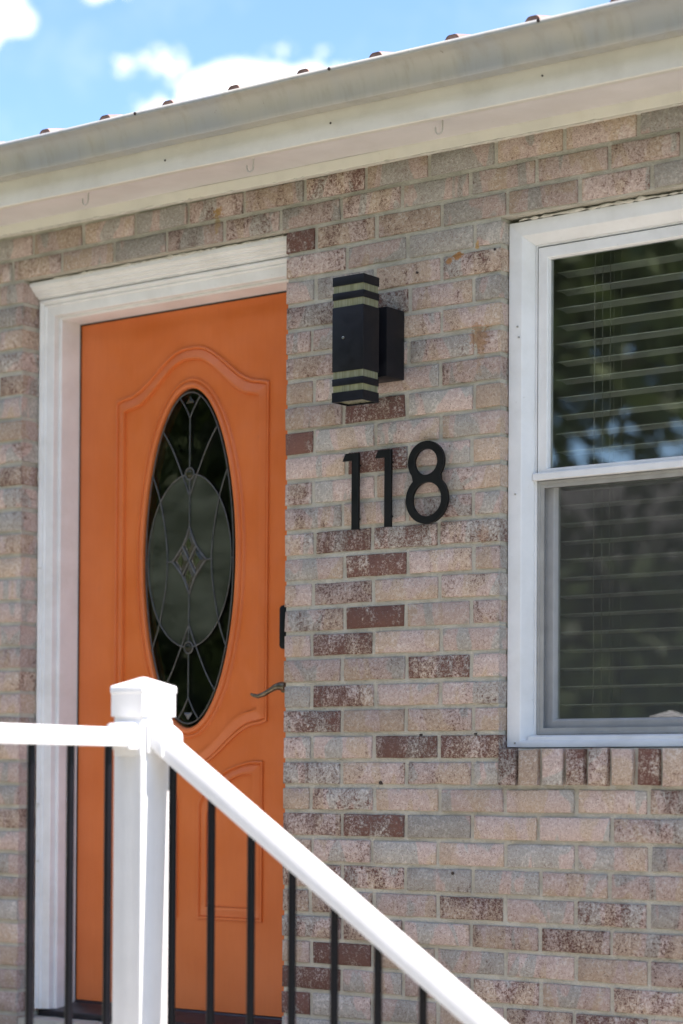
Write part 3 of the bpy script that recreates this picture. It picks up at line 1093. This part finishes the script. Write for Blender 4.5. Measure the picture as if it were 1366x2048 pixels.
# escutcheon and lever
mb = MB()
hz = -1.2890
pl = [(kx - 0.021, -1.343), (kx + 0.021, -1.343), (kx + 0.027, -1.330), (kx + 0.027, -1.250), (kx + 0.021, -1.237), (kx - 0.021, -1.237), (kx - 0.027, -1.250), (kx - 0.027, -1.330)]
mb.prism(pl, 'y', DY - 0.007, DY)
mb.build('handle_plate', M['nickel'], door, bevel=0.002)
mb = MB()
mb.prism([(kx + 0.012 * math.cos(j * math.pi / 8), hz + 0.012 * math.sin(j * math.pi / 8)) for j in range(16)], 'y', DY - 0.046, DY - 0.006, smooth=True)
lev = [(kx + 0.012, 0.004), (kx - 0.004, 0.007), (kx - 0.022, 0.005), (kx - 0.042, -0.004), (kx - 0.066, -0.015), (kx - 0.088, -0.020), (kx - 0.104, -0.017), (kx - 0.112, -0.013)]
mb.tube([(a, DY - 0.050, hz + b) for a, b in lev], [0.0125, 0.0125, 0.0095, 0.0075, 0.0068, 0.0062, 0.005, 0.0032], 10)
mb.build('door_handle', M['bronze'], door)

# weatherstrip gap, threshold
mb = MB().box(DX0 + 0.0596, SX0 - 0.0005, DY - 0.004, DY + 0.02, -2.215, SZ1 + 0.004)
mb.box(SX1 + 0.0005, DX1 - 0.0596, DY - 0.004, DY + 0.02, -2.215, SZ1 + 0.004)
mb.box(SX0, SX1, DY + 0.001, DY + 0.02, SZ1 + 0.0005, SZ1 + 0.006)
mb.build('weatherstrip', M['weather'], house)
mb = MB()
mb.prism([(DY + 0.05, -2.2020), (DY - 0.004, -2.2020), (DY - 0.008, -2.2080), (DY - 0.030, -2.2110), (DY - 0.036, -2.2160), (DY - 0.095, -2.2240), (DY - 0.101, -2.2280), (DY - 0.101, -2.2440), (DY + 0.05, -2.2440)], 'x', DX0 + 0.003, DX1 - 0.003)
mb.build('threshold', M['sill_bronze'], house, bevel=0.0012)
# bricks and mortar bed under the threshold
mb = MB()
rr = random.Random(5)
n = 40
rows = []
for (yy, zz) in ((0.19, -2.2460), (0.030, -2.2470), (0.012, -2.2530), (0.006, -2.2640), (0.014, -2.2720), (0.19, -2.2740)):
    rows.append([(DX0 + 0.002 + (DX1 - DX0 - 0.004) * i / n, yy + rr.gauss(0, 0.003), zz + rr.gauss(0, 0.0028)) for i in range(n + 1)])
mb.strip(rows)
mb.build('sill_mortar_bed', M['mortar'], house, fix=False)
for i in range(12):
    xx = DX0 + 0.004 + i * 0.0833
    mb = MB().box(xx, xx + 0.0725, 0.001, 0.19, -2.37, -2.2745)
    ob = mb.build('brick', M['brick'], wall, bevel=0.002, seg=1)
    ob['wear'] = rb.uniform(0.3, 0.9)
    ob['tint'] = rb.uniform(0.1, 0.7)

# caulk beads: lumpy
def caulk(p0, p1, rad, name='caulk_bead', seed=1, n=60, jit=0.5):
    rr = random.Random(seed)
    pts, rads = [], []
    for i in range(n + 1):
        t = i / n
        p = Vector(p0).lerp(Vector(p1), t)
        pts.append(p + Vector((rr.gauss(0, rad * 0.25), 0, rr.gauss(0, rad * 0.25))))
        rads.append(max(rad * 0.25, rad * (1 + rr.gauss(0, jit))))
    MB().tube(pts, rads, 6).build(name, M['caulk'], house, fix=False)


caulk((DX0 + 0.004, 0.073, -2.20), (DX0 + 0.004, 0.073, -0.12), 0.0042, seed=3, n=110)
caulk((DX0 + 0.10, 0.0285, -0.0690), (DX1 - 0.03, 0.0285, -0.0695), 0.0028, seed=4, n=70, jit=0.7)
caulk((WX0 + 0.03, 0.037, -0.1385), (WX1, 0.037, -0.1385), 0.0030, seed=6, n=60, jit=0.6)
caulk((-1.4, -0.018, 0.0615 + 0.0081 * 1.6), (1.9, -0.018, 0.0615 - 0.0081 * 1.71), 0.0018, seed=8, n=240, jit=0.9)

# ------------------------------------------------------------------ window
win = empty('window', ((WX0 + WX1) / 2, 0.06, WZB), house)


def sweep_rect(profile, x0, x1, z0, z1, name, mat, parent, closed=True, zk=1.0):
    mb = MB()
    rows = []
    for q in range(4):
        row = []
        for i, y in profile:
            row.append([(x0 + i, y, z0 + i * zk), (x1 - i, y, z0 + i * zk), (x1 - i, y, z1 - i), (x0 + i, y, z1 - i)][q])
        rows.append(row)
    mb.strip(rows, closed_u=True, closed_v=closed, smooth=False)
    return mb.build(name, mat, parent)


ZT_W = -0.1420
sweep_rect([(0.001, 0.11), (0.001, 0.0370), (0.0025, 0.0355), (0.0360, 0.0400), (0.0385, 0.0425), (0.0545, 0.0700), (0.0555, 0.0730), (0.0555, 0.11)], WX0, WX1, WZB + 0.0015, ZT_W, 'window_frame', M['vinyl'], win, zk=0.42)
# jamb liner with the dark slot
sweep_rect([(0.0557, 0.135), (0.0557, 0.0765), (0.0600, 0.0765), (0.0605, 0.0960), (0.0628, 0.0960), (0.0630, 0.135)], WX0, WX1, WZB + 0.0015, ZT_W, 'jamb_liner', M['vinyl'], win, zk=0.42)
ix0, ix1 = WX0 + 0.0632, WX1 - 0.0632
zi0, zi1 = WZB + 0.052, ZT_W - 0.0632
ZM = -0.7800         # meeting rail
# upper sash (outer track)
sweep_rect([(0.0, 0.1000), (0.0, 0.0760), (0.0015, 0.0745), (0.0260, 0.0745), (0.0280, 0.0765), (0.0300, 0.0860), (0.0300, 0.1000)], ix0, ix1, ZM - 0.010, zi1, 'upper_sash', M['vinyl'], win)
mb = MB().box(ix0 + 0.028, ix1 - 0.028, 0.0885, 0.0895, ZM + 0.008, zi1 - 0.028)
mb.build('upper_pane', M['win_glass'], win)
# meeting rail lip and horizontal bar in front of the screen
mb = MB()
mb.prism([(0.066, ZM + 0.008), (0.0635, ZM + 0.005), (0.0635, ZM - 0.0095), (0.066, ZM - 0.011), (0.0744, ZM - 0.011), (0.0744, ZM + 0.008)], 'x', WX0 + 0.0562, WX1 - 0.0562)
mb.build('meeting_rail', M['vinyl'], win)
mb = MB().box(1.108, 1.165, 0.077, 0.0862, ZM + 0.0085, ZM + 0.0165)
mb.build('sash_lock', M['vinyl'], win, bevel=0.002)
# lower sash (inner track)
sweep_rect([(0.0, 0.130), (0.0, 0.1060), (0.0015, 0.1045), (0.0280, 0.1045), (0.0310, 0.1080), (0.0340, 0.1170), (0.0340, 0.130)], ix0 + 0.001, ix1 - 0.001, zi0 - 0.012, ZM + 0.012, 'lower_sash', M['vinyl'], win)
mb = MB().box(ix0 + 0.030, ix1 - 0.030, 0.1190, 0.1200, zi0 + 0.018, ZM - 0.018)
mb.build('lower_pane', M['win_glass'], win)
# half screen
sx0, sx1, sz0, sz1 = WX0 + 0.0608, WX1 - 0.0608, WZB + 0.0330, ZM - 0.0115
sweep_rect([(0.0, 0.0895), (0.0, 0.0800), (0.002, 0.0790), (0.0060, 0.0795), (0.0070, 0.0820), (0.0170, 0.0825), (0.0175, 0.0895)], sx0, sx1, sz0, sz1, 'screen_frame', M['screen_frame'], win)
mb = MB()
mb.add([(sx0 + 0.016, 0.086, sz0 + 0.016), (sx1 - 0.016, 0.086, sz0 + 0.016), (sx1 - 0.016, 0.086, sz1 - 0.016), (sx0 + 0.016, 0.086, sz1 - 0.016)], [(0, 1, 2, 3)])
mb.build('insect_screen', M['screen'], win, fix=False)
# sill nosing strips under the sash
mb = MB()
mb.prism([(0.0735, WZB + 0.0325), (0.0600, WZB + 0.0315), (0.0500, WZB + 0.0285), (0.0480, WZB + 0.0265), (0.0480, WZB + 0.0125), (0.0735, WZB + 0.0125)], 'x', WX0 + 0.0560, WX1 - 0.0560)
mb.build('window_sill', M['vinyl'], win)
mb = MB().box(WX0 + 0.034, WX1 - 0.034, 0.0310, 0.0340, WZB + 0.0012, WZB + 0.0135)
mb.build('sill_cladding', M['vinyl'], win, bevel=0.0015)
for (x_, z_) in ((WX0 + 0.022, -0.825), (WX0 + 0.026, -0.405), (WX0 + 0.030, -0.432), (WX0 + 0.024, -1.447)):
    mb = MB()
    mb.prism([(x_ + 0.0022 * math.cos(k * math.pi / 4), z_ + 0.0022 * math.sin(k * math.pi / 4)) for k in range(8)], 'y', 0.0350, 0.045)
    mb.build('cladding_screw', M['screw'], win)

# interior shell (dark room behind the panes)
mb = MB()
X0, X1, Y0, Y1, Z0, Z1 = -1.9, 3.4, 0.205, 4.0, -2.3, 0.16
v = [(x, y, z) for z in (Z0, Z1) for y in (Y0, Y1) for x in (X0, X1)]
mb.add(v, [(0, 1, 3, 2), (4, 6, 7, 5), (0, 2, 6, 4), (1, 5, 7, 3)])
for (xa, xb, za, zb) in ((X0, 1.5, Z0, Z1), (2.7, X1, Z0, Z1), (1.5, 2.7, Z0, -1.5), (1.5, 2.7, -0.25, Z1)):  # back wall with an unseen opening added to let light onto the blind
    mb.add([(xa, Y1, za), (xb, Y1, za), (xb, Y1, zb), (xa, Y1, zb)], [(0, 1, 2, 3)])
mb.box(0.36, 0.44, 0.21, 3.99, -2.299, 0.159)
mb.build('interior_shell', M['interior'], house, fix=False)

# blind hanging behind the sashes
bl_x0, bl_x1 = WX0 + 0.070, WX1 - 0.070
blind = empty('window_blind', ((bl_x0 + bl_x1) / 2, 0.175, WZB + 0.05))
tag(blind, 'white horizontal slat blind hanging open behind the window panes', 'blind')
sl_z = -1.350
k = 0
prof = []
for j in range(7):
    t = j / 6
    prof.append((0.152 + 0.050 * t, 0.0026 * (1 - (2 * t - 1) ** 2)))
prof += [(p, q - 0.0022) for p, q in reversed(prof)]
while sl_z < -0.215:
    mb = MB()
    tilt = 0.055
    P = [(p, sl_z + q - (p - 0.177) * tilt) for p, q in prof]
    mb.prism(P, 'x', bl_x0 + rb.uniform(-0.0008, 0.0008), bl_x1)
    mb.build('slat', M['blind'], blind)
    sl_z += 0.0456 + rb.gauss(0, 0.0003)
mb = MB().box(bl_x0, bl_x1, 0.150, 0.204, -1.402, -1.384)
mb.build('bottom_rail', M['blind'], blind, bevel=0.003)
mb = MB().box(bl_x0, bl_x1, 0.146, 0.204, -0.205, -0.160)
mb.build('head_rail', M['blind'], blind, bevel=0.003)
for x_ in (bl_x0 + 0.136, bl_x0 + 0.158, bl_x1 - 0.14):
    for y_ in (0.149, 0.205):
        MB().tube([(x_, y_, -1.39), (x_, y_, -0.19)], 0.0008, 5).build('ladder_cord', M['cord'], blind)
MB().tube([(bl_x0 + 0.120, 0.146, -0.19), (bl_x0 + 0.116, 0.145, -0.26), (bl_x0 + 0.114, 0.146, -0.7), (bl_x0 + 0.115, 0.146, -1.32), (bl_x0 + 0.112, 0.145, -1.35), (bl_x0 + 0.116, 0.146, -1.37)], 0.0012, 6).build('lift_cord', M['cord'], blind)

# ------------------------------------------------------------------ wall lamp
lx0, lx1 = 0.2955, 0.3935
lamp = empty('wall_lamp', ((lx0 + lx1) / 2, 0.0, -0.585))
tag(lamp, 'black rectangular up-down wall lamp with pale frosted bands above the house number', 'lamp')
mb = MB().box(0.293, 0.395, -0.081, -0.004, -0.5120, -0.3340)
mb.build('back_box', M['lamp_black'], lamp, bevel=0.0022)
mb = MB().box(0.322, 0.367, -0.115, -0.080, -0.470, -0.385)
mb.build('arm', M['lamp_black'], lamp, bevel=0.003)
ly0, ly1 = -0.180, -0.112
zt, zb = -0.2670, -0.5850
Hh = zt - zb
fr = [0.0, 0.073, 0.129, 0.185, 0.244, 0.759, 0.815, 0.871, 0.923, 1.0]
for i in range(9):
    z1, z0 = zt - Hh * fr[i], zt - Hh * fr[i + 1]
    black = i % 2 == 0
    ins = 0.0 if black else 0.0022
    if i == 8:
        mb = MB()
        sq = lambda q, z: [(lx0 + q, ly0 + q, z), (lx1 - q, ly0 + q, z), (lx1 - q, ly1 - q, z), (lx0 + q, ly1 - q, z)]
        mb.strip([sq(0, z1), sq(0, z0), sq(0.005, z0), sq(0.005, z0 + 0.012)], closed_v=True, smooth=False)
        mb.add(sq(0, z1), [(3, 2, 1, 0)])
        mb.build('lamp_body', M['lamp_black'], lamp)
        mb = MB().box(lx0 + 0.005, lx1 - 0.005, ly0 + 0.005, ly1 - 0.005, z0 + 0.004, z0 + 0.009)
        mb.build('bottom_lens', M['acrylic'], lamp)
        continue
    mb = MB().box(lx0 + ins, lx1 - ins, ly0 + ins, ly1 - ins, z0, z1)
    mb.build('lamp_body' if black else 'diffuser_band', M['lamp_black'] if black else M['acrylic'], lamp, bevel=0.0012 if black else 0.0, seg=2)
mb = MB()
xs_, zs_ = 0.3310, -0.4235
mb.prism([(xs_ + 0.0036 * math.cos(k * math.pi / 5), zs_ + 0.0036 * math.sin(k * math.pi / 5)) for k in range(10)], 'y', ly0 - 0.0022, ly0 + 0.002)
mb.build('cap_screw', M['screw'], lamp, bevel=0.0008)

# ------------------------------------------------------------------ house number
def digit(outline, holes, label, name='house_number'):
    bm = bmesh.new()
    y0, y1 = -0.0235, -0.0145
    mesh_v = []

    def ring(P, y):
        return [bm.verts.new((a, y, b)) for a, b in P]
    loops = [outline] + holes
    fr_, bk_ = [], []
    for P in loops:
        fr_.append(ring(P, y0))
        bk_.append(ring(P, y1))
    for A, B in zip(fr_, bk_):
        n = len(A)
        for i in range(n):
            bm.faces.new((A[i], A[(i + 1) % n], B[(i + 1) % n], B[i]))
    for rings in (fr_, bk_):
        es = []
        for A in rings:
            n = len(A)
            for i in range(n):
                e_ = bm.edges.get((A[i], A[(i + 1) % n])) or bm.edges.new((A[i], A[(i + 1) % n]))
                es.append(e_)
        bmesh.ops.triangle_fill(bm, use_beauty=True, edges=es)
    bmesh.ops.recalc_face_normals(bm, faces=bm.faces)
    es = [e_ for e_ in bm.edges if len(e_.link_faces) == 2 and 0.9 < e_.calc_face_angle(0) and abs(e_.verts[0].co.y - y0) < 1e-6 and abs(e_.verts[1].co.y - y0) < 1e-6]
    bmesh.ops.bevel(bm, geom=es, offset=0.0009, segments=1, affect='EDGES')
    xs = [v.co.x for v in bm.verts]
    zs = [v.co.z for v in bm.verts]
    c = Vector(((min(xs) + max(xs)) / 2, -0.019, min(zs)))
    root = empty(name, c)
    bmesh.ops.translate(bm, verts=bm.verts, vec=-c)
    me = bpy.data.meshes.new('numeral')
    bm.to_mesh(me)
    bm.free()
    me.materials.append(M['digit_black'])
    ob = bpy.data.objects.new('numeral', me)
    COL.objects.link(ob)
    place(ob, c, root)
    tag(root, label, 'house number', 'numerals of the house number')
    return root


def stud(x_, z_, root):
    mb = MB()
    mb.prism([(x_ + 0.003 * math.cos(k * math.pi / 4), z_ + 0.003 * math.sin(k * math.pi / 4)) for k in range(8)], 'y', -0.0146, 0.012)
    mb.build('standoff_stud', M['digit_black'], root)


for (xa, xb, lab) in ((0.2412, 0.2630, 'black numeral 1 on the brick, first of the house number 118'), (0.3468, 0.3672, 'black numeral 1 on the brick, beside the numeral 8')):
    r_ = digit([(xa, -0.8890), (xb, -0.8890), (xb, -0.6890), (xa - 0.0205, -0.6890), (xa - 0.0298, -0.7085), (xa, -0.7085)], [], lab)
    stud((xa + xb) / 2, -0.72, r_)
    stud((xa + xb) / 2, -0.86, r_)
n8 = 40
ux, uz, urx, urz = 0.4770, -0.7310, 0.0560, 0.0535
lxx, lz, lrx, lrz = 0.4800, -0.8262, 0.0652, 0.0632
up_pts, lo_pts = [], []
# outer outline: lower loop joined to upper loop at the waist
for k in range(n8 + 1):
    a = math.radians(-38) + math.radians(256) * k / n8
    up_pts.append((ux + urx * math.cos(a), uz + urz * math.sin(a)))
for k in range(n8 + 1):
    a = math.radians(132) + math.radians(276) * k / n8
    lo_pts.append((lxx + lrx * math.cos(a), lz + lrz * math.sin(a)))
outl = up_pts + lo_pts
h1 = [(ux + 0.0350 * math.cos(2 * math.pi * k / 32), -0.7310 + 0.0332 * math.sin(2 * math.pi * k / 32)) for k in range(32)]
h2 = [(lxx + 0.0448 * math.cos(2 * math.pi * k / 32), -0.8266 + 0.0436 * math.sin(2 * math.pi * k / 32)) for k in range(32)]
r8 = digit(outl, [h1, h2], 'black numeral 8 on the brick at the end of the house number 118')
stud(ux, uz + 0.044, r8)
stud(lxx, lz - 0.054, r8)

# ------------------------------------------------------------------ soffit hooks
for hx_, lab in ((-0.580, 'small painted hook under the eave above the far side of the door'), (0.0155, 'small painted hook under the eave above the crown end of the door head'),
                 (0.6185, 'small painted hook under the eave close to the window corner')):
    zc = 0.0875 + SL * (hx_ - 0.19)
    pts = [(hx_, -0.160, zc + 0.004), (hx_, -0.160, zc - 0.014)]
    for k in range(11):
        a = math.radians(0 - 18 * k)
        pts.append((hx_ - 0.0105 + 0.0105 * math.cos(a), -0.160, zc - 0.022 + 0.0115 * math.sin(a)))
    pts.append((hx_ - 0.0215, -0.160, zc - 0.014))
    mb = MB().tube(pts, 0.0021, 7)
    ob = mb.build('ceiling_hook', M['hook'])
    tag(ob, lab, 'hook', 'hooks screwed under the eave')

# ------------------------------------------------------------------ railing
PXc, PYc, PW = 0.4598, -1.0591, 0.0901
railing = empty('porch_railing', (PXc, PYc, LZ))
tag(railing, 'white vinyl railing with capped post and black metal balusters along the steps', 'railing')
RW, RH = 0.057, 0.040
RZT = -1.4345


def rrect(w_, h_, b, z0=0.0):
    """rounded-shoulder section, flat bottom"""
    return [(-w_ / 2, z0), (w_ / 2, z0), (w_ / 2, z0 + h_ - b), (w_ / 2 - b * 0.3, z0 + h_ - b * 0.3), (w_ / 2 - b, z0 + h_), (-w_ / 2 + b, z0 + h_), (-w_ / 2 + b * 0.3, z0 + h_ - b * 0.3), (-w_ / 2, z0 + h_ - b)]


def post(px_, py_, ztop, zbot):
    hw = PW / 2
    ca, sa = math.cos(math.radians(-5)), math.sin(math.radians(-5))
    q = lambda w_, z_: [(px_ + w_ * (u * ca - v_ * sa), py_ + w_ * (u * sa + v_ * ca), z_) for u, v_ in ((-1, -1), (1, -1), (1, 1), (-1, 1))]
    mb = MB()
    mb.strip([q(hw, zbot), q(hw, ztop - 0.03)], closed_v=True, smooth=False)
    mb.add(q(hw, zbot), [(3, 2, 1, 0)])
    mb.add(q(hw, ztop - 0.03), [(0, 1, 2, 3)])
    po = mb.build('post', M['rail_white'], railing, bevel=0.004, seg=3)
    cw = hw + 0.0045
    mb = MB()
    mb.strip([q(cw, ztop - 0.086), q(cw, ztop - 0.037), q(cw + 0.0016, ztop - 0.035), q(cw + 0.0016, ztop - 0.022), q(cw, ztop - 0.0195), q(0.004, ztop)], closed_v=True, smooth=False)
    mb.add(q(0.004, ztop), [(0, 1, 2, 3)])
    mb.add(q(cw, ztop - 0.086), [(3, 2, 1, 0)])
    mb.build('post_cap', M['rail_white'], po, bevel=0.0015)
    mb = MB()
    mb.strip([q(hw + 0.02, zbot), q(hw + 0.02, zbot + 0.02), q(hw + 0.004, zbot + 0.035)], closed_v=True, smooth=False)
    mb.build('post_skirt', M['rail_white'], po)
    return po


def rail(a, b, sec, name, mat=None, bevel=0.002):
    """straight rail with plumb-cut ends between points a and b"""
    a, b = Vector(a), Vector(b)
    d = (b - a)
    s = Vector((-d.y, d.x, 0)).normalized()
    mb = MB()
    rows = [[tuple(p + s * u + Vector((0, 0, v_))) for u, v_ in sec] for p in (a, b)]
    mb.strip(rows, closed_v=True, smooth=False)
    mb.add(rows[0], [tuple(range(len(sec)))])
    mb.add(rows[1], [tuple(range(len(sec) - 1, -1, -1))])
    return mb.build(name, mat or M['rail_white'], railing, bevel=bevel)


def baluster(x_, y_, z0, z1):
    mb = MB()
    rr_ = 0.0087
    mb.prism([(x_ + rr_ * math.cos(k * math.pi / 8), y_ + rr_ * math.sin(k * math.pi / 8)) for k in range(16)], 'z', z0, z1, smooth=True)
    return mb.build('baluster', M['baluster'], railing)


def bracket(p, d, slope=0.0, dep=0.030):
    """socket round a rail end: flange on the post, then a collar"""
    d = Vector(d)
    rail((p[0], p[1], p[2] - 0.0), tuple(Vector(p) + d * 0.006), rrect(RW + 0.022, RH + 0.036, 0.010, -RH - 0.022), 'rail_bracket', bevel=0.0025)
    q = Vector(p) + d * 0.006
    rail(tuple(q), tuple(q + d * dep + Vector((0, 0, slope * dep))), rrect(RW + 0.011, RH + 0.017, 0.010, -RH - 0.0085), 'rail_bracket', bevel=0.0025)


hw = PW / 2
TOPZ = -1.3231
post(PXc, PYc, TOPZ, LZ)
EY = -1.960
post(PXc, EY, TOPZ, LZ)
# level rail running out from the wall side to the outer corner
rail((PXc, PYc - hw - 0.001, RZT), (PXc, EY + hw + 0.001, RZT), rrect(RW, RH, 0.012, -RH), 'top_rail')
rail((PXc, PYc - hw - 0.001, LZ + 0.125), (PXc, EY + hw + 0.001, LZ + 0.125), rrect(0.050, 0.040, 0.006, -0.04), 'bottom_rail')
bracket((PXc, PYc - hw, RZT + 0.002), (0, -1, 0))
bracket((PXc, EY + hw, RZT + 0.002), (0, 1, 0))
y_ = -1.1680
while y_ > EY + hw + 0.03:
    baluster(PXc, y_, LZ + 0.125, RZT - RH + 0.006)
    y_ -= 0.1145
# sloping rail down the steps
S = -0.655
x0_ = PXc + hw + 0.001
zs0 = -1.4308
BX = 1.80
LOWZ = GZ + 0.012
rail((x0_, PYc, zs0), (BX - hw, PYc, zs0 + S * (BX - hw - x0_)), rrect(RW, RH + 0.008, 0.012, -RH - 0.008), 'top_rail')
zb0 = LZ + 0.10
rail((x0_, PYc, zb0), (BX - hw, PYc, zb0 + S * (BX - hw - x0_)), rrect(0.050, 0.045, 0.006, -0.045), 'bottom_rail')
bracket((PXc + hw, PYc, zs0 + 0.004), (1, 0, 0), S, 0.034)
post(BX, PYc, zs0 + S * (BX - hw - x0_) + 0.115, LOWZ)
for k in range(11):
    bx = 0.5465 + 0.1094 * k
    zt_ = zs0 + S * (bx - x0_) - RH - 0.004
    baluster(bx, PYc, zb0 + S * (bx - x0_) - 0.02, zt_)
# front rail of the landing
FX = -1.65
post(FX, EY, TOPZ, LZ)
rail((PXc - hw - 0.001, EY, RZT), (FX + hw + 0.001, EY, RZT), rrect(RW, RH, 0.012, -RH), 'top_rail')
rail((PXc - hw - 0.001, EY, LZ + 0.125), (FX + hw + 0.001, EY, LZ + 0.125), rrect(0.050, 0.040, 0.006, -0.04), 'bottom_rail')
x_ = PXc - hw - 0.06
while x_ > FX + hw + 0.03:
    baluster(x_, EY, LZ + 0.125, RZT - RH + 0.006)
    x_ -= 0.1214

# ------------------------------------------------------------------ trees across the yard (left ones seen in the panes)
def tree(x_, y_, hgt, rad, seed, label, nleaf=3800):
    rr_ = random.Random(seed)
    root = empty('yard_tree', (x_, y_, GZ))
    tag(root, label, 'tree', 'trees across the yard')
    mb = MB()
    base = Vector((x_, y_, GZ))
    top = base + Vector((rr_.uniform(-.4, .4), rr_.uniform(-.4, .4), hgt * 0.8))
    pts = [base.lerp(top, t) + Vector((rr_.gauss(0, .06), rr_.gauss(0, .06), 0)) * (t > 0) for t in [i / 8 for i in range(9)]]
    mb.tube(pts, [0.26 * (1 - 0.85 * i / 8) + 0.02 for i in range(9)], 8)
    tips = []
    for i in range(16):
        t = rr_.uniform(0.14, 0.95)
        p = base.lerp(top, t)
        a = rr_.uniform(0, 2 * math.pi)
        ln = rad * (1.1 - 0.55 * t) * rr_.uniform(0.7, 1.0)
        q = p + Vector((math.cos(a) * ln, math.sin(a) * ln, ln * rr_.uniform(0.1, 0.6)))
        mb.tube([p, p.lerp(q, 0.5) + Vector((0, 0, -0.08 * ln)), q], [0.08, 0.05, 0.02], 5)
        tips.append(q)
        tips.append(p.lerp(q, 0.6))
    mb.build('trunk', M['bark'], root, fix=False)
    cent = tips + [top + Vector((rr_.gauss(0, .5), rr_.gauss(0, .5), rr_.uniform(-.4, .6))) for _ in range(5)]
    vs, fs = [], []
    for i in range(nleaf):
        c = rr_.choice(cent)
        s_ = rad * 0.26
        p = c + Vector((rr_.gauss(0, s_), rr_.gauss(0, s_), rr_.gauss(0, s_ * 0.75)))
        if p.z < GZ + 0.9:
            continue
        u = Vector((rr_.gauss(0, 1), rr_.gauss(0, 1), rr_.gauss(0, 1))).normalized()
        v_ = u.cross(Vector((rr_.gauss(0, 1), rr_.gauss(0, 1), rr_.gauss(0, 1)))).normalized()
        L = rr_.uniform(0.14, 0.26)
        b = len(vs)
        vs += [p - u * L, p + v_ * L * 0.5, p + u * L, p - v_ * L * 0.5]
        fs.append((b, b + 1, b + 2, b + 3))
    mb = MB()
    mb.add(vs, fs)
    mb.build('crown', M['leaves'], root, fix=False)


for i, (tx, ty, hh, rd, lab) in enumerate((
        (-10.5, -16.0, 9.5, 3.0, 'tall leafy tree opposite the window'), (-7.0, -19.5, 9.0, 2.9, 'rounded tree beside the tall tree opposite the window'),
        (-14.5, -14.0, 8.5, 2.9, 'broad dark tree opposite the orange door'), (-18.5, -10.0, 9.0, 3.0, 'broad tree at the door side end of the tree row'),
        (-13.0, -21.0, 12.0, 3.5, 'tallest tree standing behind the row opposite the door'), (-2.5, -21.0, 10.0, 3.2, 'tree with a full crown beyond the concrete apron'),
        (-21.5, -16.5, 11.5, 3.6, 'old tree with a wide crown behind the door side end of the row'), (3.5, -20.0, 9.5, 3.2, 'leafy tree straight out from the steps'),
        (9.0, -18.5, 10.5, 3.4, 'big tree beyond the corner of the concrete apron'), (14.5, -15.0, 9.5, 3.2, 'tree at the window side end of the row'),
        (-17.5, -19.0, 10.5, 3.4, 'tree filling the gap behind the broad dark tree'))):
    tree(tx, ty, hh * 1.35, rd * 1.15, 100 + i, lab, 7500)  # trees enlarged, right-hand ones added, to block low sky light


def bush(x_, y_, hgt, rad, seed, label):
    rr_ = random.Random(seed)
    root = empty('yard_bush', (x_, y_, GZ))
    tag(root, label, 'bush', 'bushes under the yard trees')
    mb = MB()
    vs, fs = [], []
    cl = [Vector((x_ + rr_.gauss(0, rad * 0.5), y_ + rr_.gauss(0, rad * 0.4), GZ + hgt * rr_.uniform(0.15, 0.85))) for _ in range(14)]
    for c in cl:
        mb.tube([Vector((x_ + rr_.gauss(0, 0.15), y_ + rr_.gauss(0, 0.15), GZ)), (Vector((x_, y_, GZ)) + c) / 2 + Vector((0, 0, 0.2)), c], [0.035, 0.025, 0.01], 5)
    mb.build('stems', M['bark'], root, fix=False)
    for i in range(2600):
        c = rr_.choice(cl)
        p = c + Vector((rr_.gauss(0, rad * 0.3), rr_.gauss(0, rad * 0.3), rr_.gauss(0, hgt * 0.16)))
        if p.z < GZ + 0.05:
            continue
        u = Vector((rr_.gauss(0, 1), rr_.gauss(0, 1), rr_.gauss(0, 1))).normalized()
        v_ = u.cross(Vector((rr_.gauss(0, 1), rr_.gauss(0, 1), rr_.gauss(0, 1)))).normalized()
        L = rr_.uniform(0.09, 0.17)
        b = len(vs)
        vs += [p - u * L, p + v_ * L * 0.55, p + u * L, p - v_ * L * 0.55]
        fs.append((b, b + 1, b + 2, b + 3))
    mb = MB()
    mb.add(vs, fs)
    mb.build('foliage', M['leaves'], root, fix=False)


for i, (tx, ty, where) in enumerate(((-6.0, -16.2, 'between the tall tree and the rounded tree'), (-8.6, -15.0, 'beside the trunk of the tall tree opposite the window'),
                                     (-11.6, -13.6, 'between the tall tree and the broad dark tree'), (-14.0, -12.0, 'in front of the broad dark tree'),
                                     (-16.6, -9.8, 'between the broad dark tree and the end of the row'), (-3.2, -17.5, 'in front of the full crowned tree'))):
    bush(tx, ty, 3.0 + 0.25 * (i % 3), 1.9, 300 + i, 'dense green bush ' + where)

# ------------------------------------------------------------------ house across the yard (only seen in the panes)
M['siding'] = simple('brown_siding', (0.15, 0.115, 0.085), 0.8, 0.1, 2, fine=30, bstr=0.3)
M['shingle'] = simple('grey_shingle', (0.10, 0.095, 0.09), 0.9, 0.2, 2, fine=20, bstr=0.5)
nb = empty('neighbour_house', (-13, -29, GZ))
tag(nb, 'long brown sided house behind the trees across the yard', 'house')
MB().box(-27, 1, -33, -25.5, GZ, GZ + 4.6).build('wall', M['siding'], nb)
MB().prism([(-25.0, GZ + 4.5), (-29.2, GZ + 7.0), (-33.5, GZ + 4.5)], 'x', -27.5, 1.5).build('roof', M['shingle'], nb)
for xx in (-23, -18, -8, -3):
    fr_ = MB().box(xx, xx + 1.3, -25.495, -25.44, GZ + 1.2, GZ + 2.7).build('window_trim', M['siding'], nb)
    MB().box(xx + 0.1, xx + 1.2, -25.44, -25.43, GZ + 1.3, GZ + 2.6).build('pane', M['shingle'], fr_)
MB().box(-13.5, -12.5, -25.495, -25.45, GZ, GZ + 2.1).build('door', M['bark'], nb)
